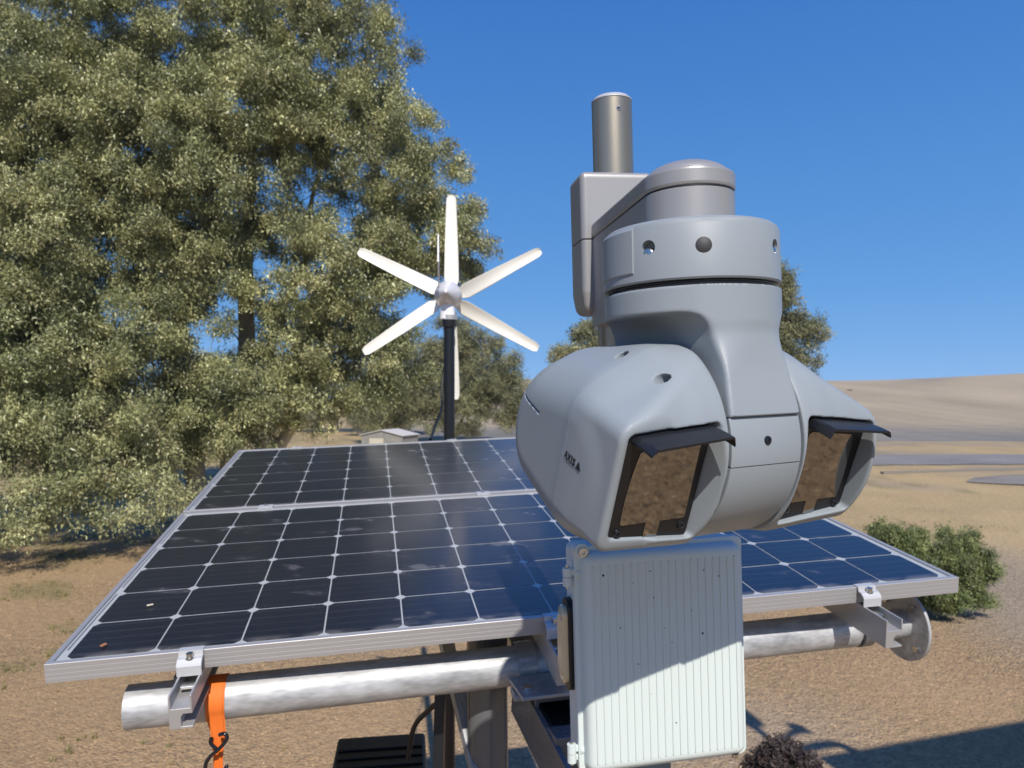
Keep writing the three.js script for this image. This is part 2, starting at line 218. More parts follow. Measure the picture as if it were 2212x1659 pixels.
// lobes: [x, y, z, rx, ry, rz, share]; tufts of leaf sprays sit in the outer part of each lobe on branches that lead back to the limbs
function tree(name, label, base, o) {
  const t = thing(name, label, o.category || 'tree', base, new THREE.Quaternion(), o.group), wood = [], nodes = [];
  for (const tr of o.trunks) {
    const top = V(...tr.top), b = V(...(tr.base || [0, -0.1, 0])), pts = []; for (let i = 0; i <= 6; i++) { const k = i / 6; pts.push(b.clone().lerp(top, k).add(V(gauss() * tr.wob * Math.sin(k * 3.1), 0, gauss() * tr.wob * Math.sin(k * 3.1)))); }
    limbTube(pts, tr.r, tr.r * 0.16, wood); const c = new THREE.CatmullRomCurve3(pts); for (let i = 3; i <= 14; i++) nodes.push([c.getPointAt(i / 14), tr.r * (1 - 0.84 * i / 14)]);
  }
  const tuft = [];
  for (const L of o.lobes) for (let i = 0; i < L[6]; i++) { const d = V(gauss(), gauss(), gauss()).normalize().multiplyScalar(Math.pow(rr(0.12, 1), 0.42) * rr(0.8, 1.08)); const p = V(L[0] + d.x * L[3], L[1] + d.y * L[4], L[2] + d.z * L[5]); p.few = L[7]; tuft.push(p); }
  const order = tuft.map(p => { let m = 1e9; for (const [q] of nodes) m = Math.min(m, q.distanceTo(p)); return [m, p]; }).sort((a, b) => a[0] - b[0]);
  for (const [, p] of order) {
    let best = null, bd = 1e9; for (const nd of nodes) { const q = nd[0], s = q.distanceTo(p) * (1 + (q.y > p.y ? 0.5 : 0)) + 0.002 / nd[1]; if (s < bd) { bd = s; best = nd; } }
    const q = best[0], L = q.distanceTo(p), r0 = Math.min(best[1] * 0.7, 0.018 + L * 0.018), mid = q.clone().lerp(p, 0.5).add(V(gauss() * L * 0.09, L * 0.07 + gauss() * L * 0.06, gauss() * L * 0.09));
    limbTube([q, q.clone().lerp(mid, 0.5).add(V(0, L * 0.02, 0)), mid, p], r0, 0.005, wood);
    nodes.push([mid, r0 * 0.6], [p, 0.006]);
  }
  part('trunk', mg(wood), bark, t, { label: 'grey-brown trunks and branches' });
  const N = tuft.length * o.sprays, m = new THREE.InstancedMesh(o.geo, o.mat, N), mt = new THREE.Matrix4(), c = new THREE.Color(), e = new THREE.Euler(), q = new THREE.Quaternion(); let n = 0;
  for (const p of tuft) { const hue = rnd(), br = rr(0.78, 1.22), few = o.sprays * (p.few ?? 1); for (let i = 0; i < few; i++) {
    const x = p.x + gauss() * o.size, y = p.y + gauss() * o.size * 0.75 + (o.up || 0) * Math.abs(gauss()) * o.size, z = p.z + gauss() * o.size; if (y + base.y < 0.15) continue;
    e.set(rr(-0.9, 0.9), rr(0, 6.3), rr(-0.9, 0.9)); mt.compose(V(x, y, z), q.setFromEuler(e), V(1, 1, 1).multiplyScalar(rr(0.75, 1.3))); m.setMatrixAt(n, mt);
    const k = br * (rnd() < 0.12 ? rr(1.25, 1.7) : rr(0.5, 1.2)), w = clamp(hue * 0.7 + rnd() * 0.4); m.setColorAt(n++, c.setRGB((o.c0[0] + (o.c1[0] - o.c0[0]) * w) * k, (o.c0[1] + (o.c1[1] - o.c0[1]) * w) * k, (o.c0[2] + (o.c1[2] - o.c0[2]) * w) * k)); } }
  m.count = n; m.name = 'crown'; m.castShadow = m.receiveShadow = true; m.userData = { kind: 'stuff' }; t.add(m); return t;
}
const oakSpray = sprayGeo(15, 0.11, 0.072, 0.029), farSpray = sprayGeo(12, 0.16, 0.11, 0.045), oakMat = leafMat(0.36);
const oakC = { c0: [0.195, 0.23, 0.105], c1: [0.52, 0.515, 0.25] };
tree('oak_tree', 'huge spreading evergreen oak filling the left half behind the solar panels', V(-7.4, 0, -18.6), { ...oakC, geo: oakSpray, mat: oakMat, sprays: 56, size: 0.33, up: 0.5,
  trunks: [{ top: [0.9, 12.5, 0], r: 0.34, wob: 0.35, base: [0.2, -0.1, 0] }, { top: [-2.6, 13.5, -0.8], r: 0.30, wob: 0.4, base: [-0.4, -0.1, 0.2] }, { top: [4.2, 8.5, 0.6], r: 0.2, wob: 0.4, base: [0.4, -0.1, -0.1] }, { top: [-4.5, 8, 1.2], r: 0.2, wob: 0.4, base: [-0.5, -0.1, 0.2] }, { top: [2.3, 10.5, -1.6], r: 0.2, wob: 0.4, base: [0.3, -0.1, -0.3] }],
  lobes: [[-1.0, 14.0, 0, 4.4, 3.6, 3.2, 240], [2.2, 11.9, -0.3, 3.0, 2.7, 2.4, 150], [3.7, 9.3, 0, 2.6, 2.2, 2.2, 125], [5.0, 7.2, 0.1, 1.9, 1.5, 1.9, 80], [2.5, 6.2, 0.9, 2.6, 1.9, 2.0, 105], [-3.6, 9.6, 0.9, 3.2, 2.8, 2.6, 190], [-5.8, 6.6, 1.2, 2.8, 2.8, 2.6, 150], [-1.2, 8.6, 2.2, 2.8, 2.4, 1.4, 130], [0.8, 10.2, 1.8, 2.2, 2.0, 1.2, 80], [-1.6, 5.1, 1.8, 2.8, 2.1, 1.8, 135], [3.3, 4.2, 0.4, 2.3, 1.5, 1.8, 95], [0.8, 3.2, 1.0, 2.6, 1.5, 1.8, 100], [-3.9, 3.4, 1.8, 2.5, 1.9, 1.8, 110], [-1.5, 1.9, 2.2, 2.8, 0.9, 1.4, 60, 0.6], [0.2, 8.0, 1.0, 2.0, 2.2, 1.4, 70], [-0.6, 6.4, 1.6, 2.0, 1.4, 1.2, 50], [-4.6, 12.2, 0.2, 3.0, 2.8, 2.6, 120]] });
tree('oak_tree', 'nearer evergreen oak with low drooping branches at the left picture edge', V(-12.4, 0, -16.4), { ...oakC, geo: oakSpray, mat: oakMat, sprays: 54, size: 0.33, up: 0.5,
  trunks: [{ top: [0.4, 9.5, 0], r: 0.28, wob: 0.35 }, { top: [2.2, 5.5, 0.7], r: 0.16, wob: 0.3 }, { top: [-2.0, 8, 0], r: 0.2, wob: 0.3 }],
  lobes: [[0.3, 9.6, 0, 3.0, 2.8, 2.6, 150], [1.4, 6.5, 1.2, 2.7, 2.1, 1.8, 120], [-1.5, 6.8, 0.6, 2.7, 2.6, 2.3, 120], [2.2, 4.4, 1.2, 2.4, 1.5, 1.6, 76, 0.85], [0.2, 4.4, 1.5, 2.5, 1.8, 1.6, 76, 0.85], [3.5, 2.7, 1.5, 2.1, 0.9, 1.3, 34, 0.6], [1.2, 2.8, 2.0, 2.3, 0.9, 1.3, 38, 0.6], [4.4, 1.3, 1.9, 1.9, 0.8, 1.0, 54, 0.28], [2.4, 1.1, 2.7, 2.2, 0.8, 0.9, 54, 0.28], [0.4, 1.1, 3.4, 2.2, 0.9, 0.8, 50, 0.3]] });
const farMat = leafMat(0.55), farC = { c0: [0.15, 0.17, 0.085], c1: [0.34, 0.33, 0.165] };
tree('cedar_tree', 'dark bushy evergreen tree behind the wind turbine pole', V(-4.4, 0, -52), { ...farC, geo: farSpray, mat: farMat, sprays: 60, size: 0.6, up: 1, trunks: [{ top: [0.2, 7, 0], r: 0.2, wob: 0.2 }, { top: [2.2, 5, 0], r: 0.12, wob: 0.2 }],
  lobes: [[0.2, 6.8, 0, 2.2, 2.4, 1.8, 75], [-2.2, 4.4, 0.3, 2.6, 2.8, 2, 75], [2.5, 5.0, 0.2, 2.3, 2.8, 2, 80], [4.0, 3.0, 0.2, 1.8, 2.2, 1.6, 50], [0.5, 3.0, 1.0, 3.2, 2.6, 1.6, 90], [-4.6, 2.6, 0.3, 2.4, 2.2, 1.8, 55]] });
tree('cedar_tree', 'tall evergreen tree partly hidden behind the grey surveillance camera', V(8.2, 0, -34), { ...farC, geo: farSpray, mat: farMat, sprays: 55, size: 0.42, up: 0.8, trunks: [{ top: [0.5, 10, 0], r: 0.25, wob: 0.25 }, { top: [4.2, 8.8, 0], r: 0.16, wob: 0.3 }, { top: [-4.4, 6.5, 0], r: 0.15, wob: 0.3 }],
  lobes: [[0.6, 8.4, 0, 2.8, 2.6, 2.3, 85], [3.6, 8.2, 0, 1.6, 2.3, 1.7, 50], [4.6, 5.9, 0, 1.9, 1.9, 1.7, 52], [-3.6, 6.0, 0.2, 2.0, 1.7, 1.8, 52], [-5.2, 4.8, 0.2, 1.6, 1.0, 1.4, 24], [1.4, 5.0, 0.5, 3.2, 2.6, 2.2, 90], [-2.2, 3.2, 0.4, 3.0, 2.2, 2.0, 70], [4.2, 3.4, 0.2, 1.9, 1.5, 1.7, 35]] });
for (const [x, z, s] of [[-26, -62, 1.1], [-17, -70, 1.2], [-34, -50, 1], [-11, -64, 0.9]]) tree('cedar_tree', ['small round evergreen tree far beyond the oak at left', 'taller bushy evergreen far off seen through the oak', 'evergreen tree far off at the left picture edge', 'low evergreen far off behind the pale shed'][used.far = (used.far ?? -1) + 1], V(x, 0, z), { ...farC, geo: farSpray, mat: farMat, sprays: 40, size: 0.75, trunks: [{ top: [0, 5 * s, 0], r: 0.2, wob: 0.2 }], lobes: [[0, 4.4 * s, 0, 3 * s, 2.4 * s, 2.4 * s, 60], [1.8 * s, 2.6 * s, 0.4, 2.6 * s, 2 * s, 2, 45], [-1.8 * s, 2.4 * s, 0.4, 2.6 * s, 2 * s, 2, 45]] });
tree('cedar_tree', 'dense dark evergreen beyond the left picture edge beside the trailer', V(-12.5, 0, -3.0), { ...farC, geo: farSpray, mat: farMat, sprays: 42, size: 0.6, trunks: [{ top: [0, 8, 0], r: 0.25, wob: 0.2 }], lobes: [[0, 8, 0, 3, 3, 4, 90], [0, 4.5, -1.5, 3, 2.6, 4, 90], [0, 4.5, 2, 3, 2.6, 4, 90], [0.3, 1.8, 0, 2.8, 1.6, 5, 80]] });
tree('shrub', 'rounded green shrub beside the right corner of the solar panel', G(2055, 1347).add(V(0.05, 0, -0.4)), { category: 'shrub', geo: sprayGeo(12, 0.045, 0.04, 0.011), mat: leafMat(0.5), sprays: 60, size: 0.11, up: 1.1, c0: [0.11, 0.16, 0.05], c1: [0.28, 0.31, 0.11], trunks: [{ top: [0, 0.7, 0], r: 0.025, wob: 0.05 }, { top: [0.5, 0.6, 0], r: 0.02, wob: 0.05 }, { top: [-0.5, 0.6, 0], r: 0.02, wob: 0.05 }],
  lobes: [[-0.45, 0.85, 0, 0.5, 0.5, 0.5, 85], [0.35, 0.72, 0, 0.5, 0.5, 0.5, 85], [0, 0.35, 0.15, 0.75, 0.35, 0.45, 80], [-0.65, 0.95, -0.3, 0.26, 0.35, 0.3, 30]] });
tree('shrub', 'single tiny dark shrub on the upper slope of the hill', V(59.5, 3.5, -128), { category: 'shrub', geo: farSpray, mat: farMat, sprays: 30, size: 0.3, c0: [0.05, 0.045, 0.03], c1: [0.08, 0.07, 0.04], trunks: [{ top: [0, 0.8, 0], r: 0.05, wob: 0.05 }], lobes: [[0, 0.7, 0, 0.7, 0.6, 0.6, 12]] });

// ---------------------------------------------------------------- far shed
{
  const c = V(-6.4, 0, -38), t = thing('shed', 'small cream shed with a low roof under the trees behind the panels', 'shed', c, rotY(-0.35));
  const s = new THREE.Shape(); s.moveTo(-1.2, 0); s.lineTo(1.2, 0); s.lineTo(1.2, 1.36); s.lineTo(0, 1.62); s.lineTo(-1.2, 1.36); s.closePath();
  part('wall', extrude(s, 1.7).translate(0, 0, -0.85), M([0.62, 0.58, 0.49], 0.85, 0, { map: mottle }), t);
  for (const k of [-1, 1]) part('roof', bar(V(k * 0.64, 1.52, -0.92), V(k * 0.64, 1.52, 0.92), 1.32, 0.04).translate(-k * 0.64, -1.52, 0).rotateZ(-k * 0.213).translate(k * 0.64, 1.52, 0), M([0.55, 0.53, 0.48], 0.7), t);
  part('door', rbox(0.8, 1.2, 0.05, 0.01).translate(-0.3, 0.62, 0.86), M([0.58, 0.53, 0.40], 0.8), t);
}

// ---------------------------------------------------------------- solar panels
const PX = V(0.98199, 0.03304, -0.18604), PY = V(-0.01186, 0.99343, 0.11381), PZ = V(0.18858, -0.10956, 0.97593), P0 = V(-0.86778, -0.52037, -1.34181);
const panelQ = RIG.clone().multiply(basis(PX, PY, PZ));
const panelPt = (u, y, z) => P0.clone().addScaledVector(PX, u).addScaledVector(PY, y).addScaledVector(PZ, z);   // panel coordinates to rig frame
const PW = 1.956, PD = 0.992, FH = 0.037, LIP = 0.011, PITCHC = 0.15875;
function dustTex(z0) {
  const streak = (u, v) => { const a = u * 1.956, b = v * 0.992; return sstep(0.16, 0.46, fbm(a * 7 + z0, b * 11 + a * 3, 5) + 0.25 * fbm(a * 1.6 + z0 * 3, b * 1.6, 3)) * sstep(-0.1, 0.25, fbm(a * 22 + 3, b * 30 + z0, 3) + 0.12); };
  const bb = v => { const t = (v * PD - 0.01975) / PITCHC % 1, k = t * 5 % 1; return Math.abs(k - 0.5) < 0.035 ? 1 : 0; };
  const c = tex(2048, 1024, (u, v) => { const s = streak(u, v) * 0.5, e = sstep(0.05, 0.015, v) * sstep(-0.2, 0.3, fbm(u * 30, v * 20 + z0, 4) + 0.1) * 0.5, d = clamp(s * 0.24 + e * 0.34), l = bb(v) * 0.03, f = 0.004 * noise(u * 60, v * 400); return [toS(0.006 + f + l + d * 0.8), toS(0.0068 + f + l + d * 0.75), toS(0.0125 + f + l * 1.1 + d * 0.68)]; });
  const r = tex(1024, 512, (u, v) => { const n = 0.17 + 0.22 * streak(u, v) + 0.03 * fbm(u * 40, v * 20, 3); return [n, n, n]; }, false);
  return [c, r];
}
function bevelBar(len, w, h) {                                          // frame bar along x with three grooves in its outer face (z = 0)
  const s = new THREE.Shape(), g = 0.0003; s.moveTo(-w, 0); s.lineTo(-0.0008, 0); s.lineTo(0, -0.0008);
  for (const k of [0.27, 0.52, 0.76]) { s.lineTo(0, -h * k + 0.0008); s.lineTo(-g, -h * k); s.lineTo(0, -h * k - 0.0008); }
  s.lineTo(0, -h); s.lineTo(-w * 0.3, -h); s.lineTo(-w, -h); s.closePath();
  return new THREE.ExtrudeGeometry(s, { depth: len, bevelEnabled: false }).applyMatrix4(new THREE.Matrix4().makeBasis(V(0, 0, 1), V(0, 1, 0), V(-1, 0, 0))).translate(len, 0, 0);
}
function solarPanel(z0, label, k) {
  const t = thing('solar_panel', label, 'solar panel', world(panelPt(0, 0, z0)), panelQ);
  part('frame', bevelBar(PW, LIP, FH), alu, t, { label: 'front bar of the aluminium frame' });
  part('frame', bevelBar(PW, LIP, FH).rotateY(Math.PI).translate(PW, 0, -PD), alu, t);
  const side = PD - 2 * LIP - 0.0006;
  part('frame', bevelBar(side, LIP, FH).rotateY(-Math.PI / 2).translate(0, -0.0002, -PD + LIP + 0.0003), alu, t);
  part('frame', bevelBar(side, LIP, FH).rotateY(Math.PI / 2).translate(PW, -0.0002, -LIP - 0.0003), alu, t);
  const [c, r] = dustTex(k * 5.3), coat = { clearcoat: 0.7, clearcoatRoughness: 1, clearcoatRoughnessMap: r };
  const planeUV = g => { const p = g.attributes.position, u = []; for (let i = 0; i < p.count; i++) u.push(p.getX(i) / PW, -p.getZ(i) / PD); g.setAttribute('uv', new THREE.Float32BufferAttribute(u, 2)); return g; };
  const white = M([0.43, 0.455, 0.45], 0.5, 0, coat), cellM = M([1, 1, 1], 0.42, 0, { map: c, ...coat });
  part('backsheet', planeUV(new THREE.BoxGeometry(PW - 2 * LIP - 0.001, 0.004, PD - 2 * LIP - 0.001).translate(PW / 2, -0.006, -PD / 2)), white, t);
  for (let j = 0; j < 6; j++) for (let i = 0; i < 12; i++) {
    const a = 0.0778, az = 0.0770, h = 0.0112, x = 0.0255 + (i + 0.5) * PITCHC, z = -(0.01975 + (j + 0.5) * PITCHC), s = new THREE.Shape();
    [[-a + h, -az], [a - h, -az], [a, -az + h], [a, az - h], [a - h, az], [-a + h, az], [-a, az - h], [-a, -az + h]].forEach((p, n) => n ? s.lineTo(...p) : s.moveTo(...p)); s.closePath();
    part('cell', planeUV(extrude(s, 0.0006).rotateX(-Math.PI / 2).translate(x, -0.0038, z)), cellM, t);
  }
  const rib = M([0.30, 0.31, 0.32], 0.4, 0.6); for (let j = 0; j < 5; j += 2) part('ribbon', rbox(0.0035, 0.0004, 0.28, 0.0001).translate(0.0175, -0.0037, -(0.055 + 0.145 + j * PITCHC)), rib, t);
  return t;
}
solarPanel(0, 'front solar panel with cells in a silver frame, nearest the viewer', 0);
solarPanel(-1.012, 'rear solar panel behind the front one, below the wind turbine', 1);
// clamps, rails
function railGeo(len) {
  const s = new THREE.Shape(), P = [[-0.020, 0], [-0.0165, 0], [-0.0165, -0.004], [-0.0165, -0.024], [0.0165, -0.024], [0.0165, -0.004], [0.0165, 0], [0.020, 0], [0.020, -0.034], [0.004, -0.034], [0.0, -0.040], [0.0, -0.058], [0.020, -0.058], [0.020, -0.062], [-0.020, -0.062], [-0.020, 0]];
  P.forEach((p, i) => i ? s.lineTo(...p) : s.moveTo(...p));
  return extrude(s, len, 0.0004, 1).translate(0, 0, -len);
}
const rg = railGeo(2.22), us = [0.257, 0.974, 1.709], sides = ['left', 'middle', 'right'];
us.forEach((u, i) => { const o = thing('mounting_rail', ['slotted aluminium rail under the panels at the left, beside the orange strap', 'slotted aluminium rail under the middle of the panels, half hidden by the white box', 'slotted aluminium rail under the panels at the right, beside the round flange'][i], 'rail', world(panelPt(u, -FH - 0.0005, 0.098)), panelQ); part('channel', rg, alu, o); part('nut', rbox(0.026, 0.006, 0.02, 0.002).translate(0, -0.012, -0.06), steel, o); });
function clampGeo(end) {
  const s = new THREE.Shape(), P = end ? [[-0.012, 0.0028], [0.004, 0.0028], [0.006, -0.006], [0.016, -0.008], [0.024, -0.014], [0.026, -0.0185], [0.026, -FH - 0.0002], [0.0235, -FH - 0.0002], [0.0235, -0.020], [0.020, -0.0165], [0.014, -0.012], [0.0035, -0.010], [0.0015, -0.0002], [-0.012, 0.0002]] : [[-0.016, 0.0035], [0.016, 0.0035], [0.016, 0.0004], [0.009, 0.0004], [0.009, -0.02], [-0.009, -0.02], [-0.009, 0.0004], [-0.016, 0.0004]];
  P.forEach((p, i) => i ? s.lineTo(...p) : s.moveTo(...p)); s.closePath();
  return extrude(s, 0.044, 0.0006, 1).applyMatrix4(new THREE.Matrix4().makeBasis(V(0, 0, 1), V(0, 1, 0), V(-1, 0, 0))).translate(0.022, 0, 0);
}
const boltG = mg([new THREE.CylinderGeometry(0.0065, 0.0065, 0.008, 16), new THREE.CylinderGeometry(0.009, 0.009, 0.0015, 20).translate(0, -0.0045, 0)]);
const endC = clampGeo(true), midC = clampGeo(false);
us.forEach((u, i) => {
  const e = thing('end_clamp', `silver bolted clamp on the front panel edge, ${['leftmost, near the orange strap', 'beside the white box', 'rightmost, above the round flange'][i]}`, 'clamp', world(panelPt(u, 0, 0.0005)), panelQ, 'clamps along the front panel edge'); part('bracket', endC, aluPale, e); part('bolt', boltG, steel, e, { p: V(0, -0.002, 0.013) });
  if (i < 2) { const m = thing('mid_clamp', `flat silver clamp bridging the gap between both panels, ${['leftmost', 'near the middle of the gap'][i]}`, 'clamp', world(panelPt(u, 0, -1.002)), panelQ, 'clamps between the two panels'); part('bracket', midC, aluPale, m); part('bolt', boltG, steel, m, { p: V(0, 0.006, 0) }); }
  const b = thing('end_clamp', `silver clamp on the far edge of the rear panel, ${['left of the shed', 'right beside the turbine pole', 'rightmost, behind the grey camera'][i]}`, 'clamp', world(panelPt(u, 0, -2.0045)), panelQ.clone().multiply(rotY(Math.PI)), 'clamps along the rear panel edge'); part('bracket', endC, aluPale, b); part('bolt', boltG, steel, b, { p: V(0, -0.002, 0.013) });
});

// ---------------------------------------------------------------- pipe, strap, hook
const pipeAt = px => { const k = (px - 1106) / 1564, d = (1.6 + 0.229 * 0.415) / (1 - 0.229 * k), x = k * d; return V(x, -0.6675 + (x + 0.415) * 0.0195, -d).multiplyScalar(0.95); };
const RP = 0.0425;
function pipeSeg(a, b, r, hollow = true) {                               // open pipe with wall thickness
  const d = b.clone().sub(a), L = d.length(), p = [[r - 0.004, 0], [r, 0.001], [r, L - 0.001], [r - 0.004, L], [r - 0.006, L], [r - 0.006, 0], [r - 0.004, 0]], g = creased(lathe(p, 48), 0.5);
  const u = g.attributes.uv; for (let i = 0; i < u.count; i++) u.setXY(i, u.getX(i) * 1, u.getY(i) * 6);
  return g.applyQuaternion(new THREE.Quaternion().setFromUnitVectors(V(0, 1, 0), d.normalize())).translate(a.x, a.y, a.z);
}
{
  const o = pipeAt(275), t = thing('support_pipe', 'long galvanized pipe running crosswise below the solar panels', 'pipe', world(o)), l = p => p.sub(o);
  part('tube', pipeSeg(l(pipeAt(275)), l(pipeAt(1220)), RP), galv, t);
  part('tube', pipeSeg(l(pipeAt(1220)), l(pipeAt(1838)), RP * 1.005), galv, t);
  const a = l(pipeAt(1835)), b = l(pipeAt(1950)), ax = b.clone().sub(a).normalize(), q = new THREE.Quaternion().setFromUnitVectors(V(0, 1, 0), ax);
  part('tube', pipeSeg(a, b, RP * 0.82), galv, t);
  part('flange', creased(lathe([[0.02, -0.004], [0.089, -0.004], [0.090, -0.003], [0.090, 0.003], [0.089, 0.004], [0.02, 0.004], [0.02, -0.004]], 48), 0.4).applyQuaternion(q).translate(b.x, b.y, b.z), galv, t, { label: 'round galvanized flange on the right end' });
  for (let i = 0; i < 4; i++) { const an = i * Math.PI / 2 + 0.6; part('bolt', new THREE.CylinderGeometry(0.008, 0.008, 0.022, 6).translate(0.069 * Math.cos(an), 0, 0.069 * Math.sin(an)).applyQuaternion(q).translate(b.x, b.y, b.z), steel, t); }
  const c1 = l(pipeAt(1845)), c2 = l(pipeAt(1868)); part('collar', pipeSeg(c1, c2, RP * 1.04), darkSteel, t, { label: 'dark pipe collar below the right rail' });
  const d1 = l(pipeAt(425)), d2 = l(pipeAt(452)); part('collar', pipeSeg(d1, d2, RP * 1.03), rawSteel, t);
}
us.forEach((u, i) => { const p = [pipeAt(408), pipeAt(1196), pipeAt(1872)][i], t = thing('saddle', ['dark steel saddle between the left rail and the pipe', 'dark steel saddle between the middle rail and the pipe', 'dark steel saddle between the right rail and the pipe'][i], 'saddle', world(p), panelQ); part('block', rbox(0.05, 0.022, 0.075, 0.004).translate(0.0, RP + 0.004, -0.03), darkSteel, t); });
{
  const p = pipeAt(472), ax = pipeAt(480).sub(pipeAt(460)).normalize(), t = thing('ratchet_strap', 'orange webbing strap looped over the pipe and hanging down at the left', 'strap', world(p));
  const fab = tex(128, 256, (u, v) => { const e = Math.abs(u - 0.5), st = (Math.abs(e - 0.40) < 0.018 && v * 40 % 1 < 0.6) ? 0.5 : 1, n = (0.88 + 0.12 * Math.sin(v * 256 * 3.14)) * (1 + 0.1 * noise(u * 40, v * 60)) * st; return [toS(0.86 * n), toS(0.19 * n), toS(0.02 * n)]; });
  fab.repeat.set(1, 8);
  const m = new THREE.MeshPhysicalMaterial({ map: fab, roughness: 0.7, side: THREE.DoubleSide, sheen: 0.4, sheenRoughness: 0.6 }), pos = [], uv = [], idx = [], NB = 60, r = RP + 0.0025;
  const toV = V(0, 0, 1).addScaledVector(ax, -ax.z).normalize(), up = ax.clone().cross(toV).multiplyScalar(-1);
  const line = []; for (let i = 0; i <= 24; i++) { const a = R(215 - 225 * i / 24); line.push([up.clone().multiplyScalar(-r * Math.cos(a + Math.PI)).addScaledVector(toV, -r * Math.sin(a + Math.PI) * -1), 1]); }
  line.length = 0;
  for (let i = 0; i <= 20; i++) { const a = R(200 - 230 * i / 20); line.push([toV.clone().multiplyScalar(r * Math.cos(a)).addScaledVector(V(0, 1, 0), r * Math.sin(a)), 0.035]); }      // from behind over the top to the front
  for (let i = 1; i <= 22; i++) { const k = i / 22; line.push([toV.clone().multiplyScalar(r * 0.83 - 0.006 * k).addScaledVector(V(0, 1, 0), -r * 0.5 - 0.62 * k), i < 3 ? 0.035 - 0.006 * i : 0.0165 + 0.003 * Math.sin(k * 7)]); }
  line.forEach(([q, w], j) => { for (let s = 0; s <= 6; s++) { const e = s / 6 - 0.5, fold = j > 21 ? 0.0035 * Math.sin(e * 15 + j * 0.25) : 0.0004 * Math.sin(e * 9); const v = q.clone().addScaledVector(ax, e * w * 1.0 + (j > 20 ? 0.005 : 0)).addScaledVector(toV, fold); pos.push(v.x, v.y, v.z); uv.push(s / 6, j / line.length); } });
  for (let j = 0; j < line.length - 1; j++) for (let s = 0; s < 6; s++) { const a = j * 7 + s; idx.push(a, a + 1, a + 7, a + 1, a + 8, a + 7); }
  const g = new THREE.BufferGeometry(); g.setAttribute('position', new THREE.Float32BufferAttribute(pos, 3)); g.setAttribute('uv', new THREE.Float32BufferAttribute(uv, 2)); g.setIndex(idx); g.computeVertexNormals(); part('webbing', g, m, t);
  const h = thing('s_hook', 'black S shaped steel hook hanging on the orange strap', 'hook', world(p.clone().addScaledVector(toV, r + 0.006).add(V(0.008, -r - 0.052, 0))));
  const K = [[-0.016, 0.036], [-0.017, 0.026], [-0.006, 0.014]], H = [[0.004, 0.047], [0.014, 0.050], [0.020, 0.044], [0.016, 0.034], [0.002, 0.018], [-0.014, 0.004], [-0.023, -0.010], [-0.024, -0.024], [-0.014, -0.034], [0, -0.034], [0.011, -0.026], [0.019, -0.014]];
  part('wire', mg([tube(H.map(([x, y]) => V(x, y, 0.004 + x * 0.1)), 0.0038, 60, 10), new THREE.SphereGeometry(0.0038, 10, 8).translate(0.019, -0.014, 0.006), tube(K.map(([x, y]) => V(x, y, -0.006)), 0.0038, 16, 10)]), blackGloss, h);
}
{ // small litter on the glass
  const a = tag(part('dead_leaf', rbox(0.013, 0.002, 0.006, 0.001), M([0.62, 0.55, 0.42], 0.8), scene, { p: world(panelPt(0.115, 0.001, -0.245)), q: panelQ.clone().multiply(rotY(0.4)) }), 'pale dry leaf lying on the left cells of the front panel', 'leaf');
  const b = tag(part('dead_leaf', rbox(0.012, 0.003, 0.007, 0.001), M([0.35, 0.15, 0.07], 0.8), scene, { p: world(panelPt(0.082, 0.001, -0.06)), q: panelQ.clone().multiply(rotY(1.0)) }), 'tiny reddish brown leaf at the near left corner of the front panel', 'leaf');
}

// ---------------------------------------------------------------- trailer steelwork below the panels
{
  const o = F(1055, 1500, 1.66), t = thing('trailer_frame', 'dark steel post and beams of the trailer under the panels', 'trailer frame', world(o)), l = (x, y, d) => F(x, y, d).sub(o);
  part('post', rod(l(1052, 1355, 1.72), l(1062, 1659, 1.62).add(V(0, -1.6, 0)), 0.048, 0.048, 32), darkSteel, t, { label: 'thick round dark steel post' });
  part('beam', bar(l(1112, 1492, 1.62), l(1250, 1760, 1.28), 0.012, 0.10, V(0, 1, 0)), darkSteel, t, { label: 'long angle beam slanting toward the viewer' });
  part('beam', bar(l(1135, 1500, 1.62), l(1275, 1780, 1.28), 0.045, 0.010, V(0, 1, 0)), darkSteel, t);
  const sq = rrect(0.095, 0.095, 0.008); sq.holes.push(rrect(0.078, 0.078, 0.004, 0, 0, THREE.Path));
  part('square_tube', extrude(sq, 0.7, 0.001, 1).translate(0, 0, -0.7).applyQuaternion(basis(PX, PY, PZ)).translate(...l(1204, 1552, 1.50).toArray()), darkSteel, t, { label: 'dark square steel tube with an open end' });
  part('plate', bar(l(1112, 1488, 1.50), l(1320, 1464, 1.56), 0.11, 0.008), rawSteel, t);
  part('beam', bar(l(1190, 1622, 1.40), l(1330, 1604, 1.44), 0.05, 0.07), darkSteel, t);
  const ca = pipeAt(1112).sub(o), cb = pipeAt(1150).sub(o); part('pipe_clamp', pipeSeg(ca, cb, RP + 0.008), rawSteel, t, { label: 'broad steel strap clamp around the pipe' });
  part('clamp_foot', bar(l(1106, 1500, 1.50), l(1172, 1493, 1.51), 0.05, 0.010), rawSteel, t); part('bolt', new THREE.CylinderGeometry(0.01, 0.01, 0.012, 6).translate(0, 0.008, 0).translate(...l(1140, 1497, 1.49).toArray()), steel, t);
  part('strut', bar(l(963, 1385, 1.9), l(1040, 1650, 1.55).add(V(0.06, -0.25, 0.06)), 0.034, 0.030), galv, t, { label: 'thin galvanized diagonal strut' });
  part('strut', bar(l(952, 1480, 1.75), l(940, 1665, 1.68).add(V(0, -0.3, 0)), 0.024, 0.03), black, t, { label: 'upright black strut' });
  part('shelf', rbox(0.75, 0.02, 0.5, 0.004).translate(-0.2, -1.40 - o.y, -2.1 - o.z), darkSteel, t);
}
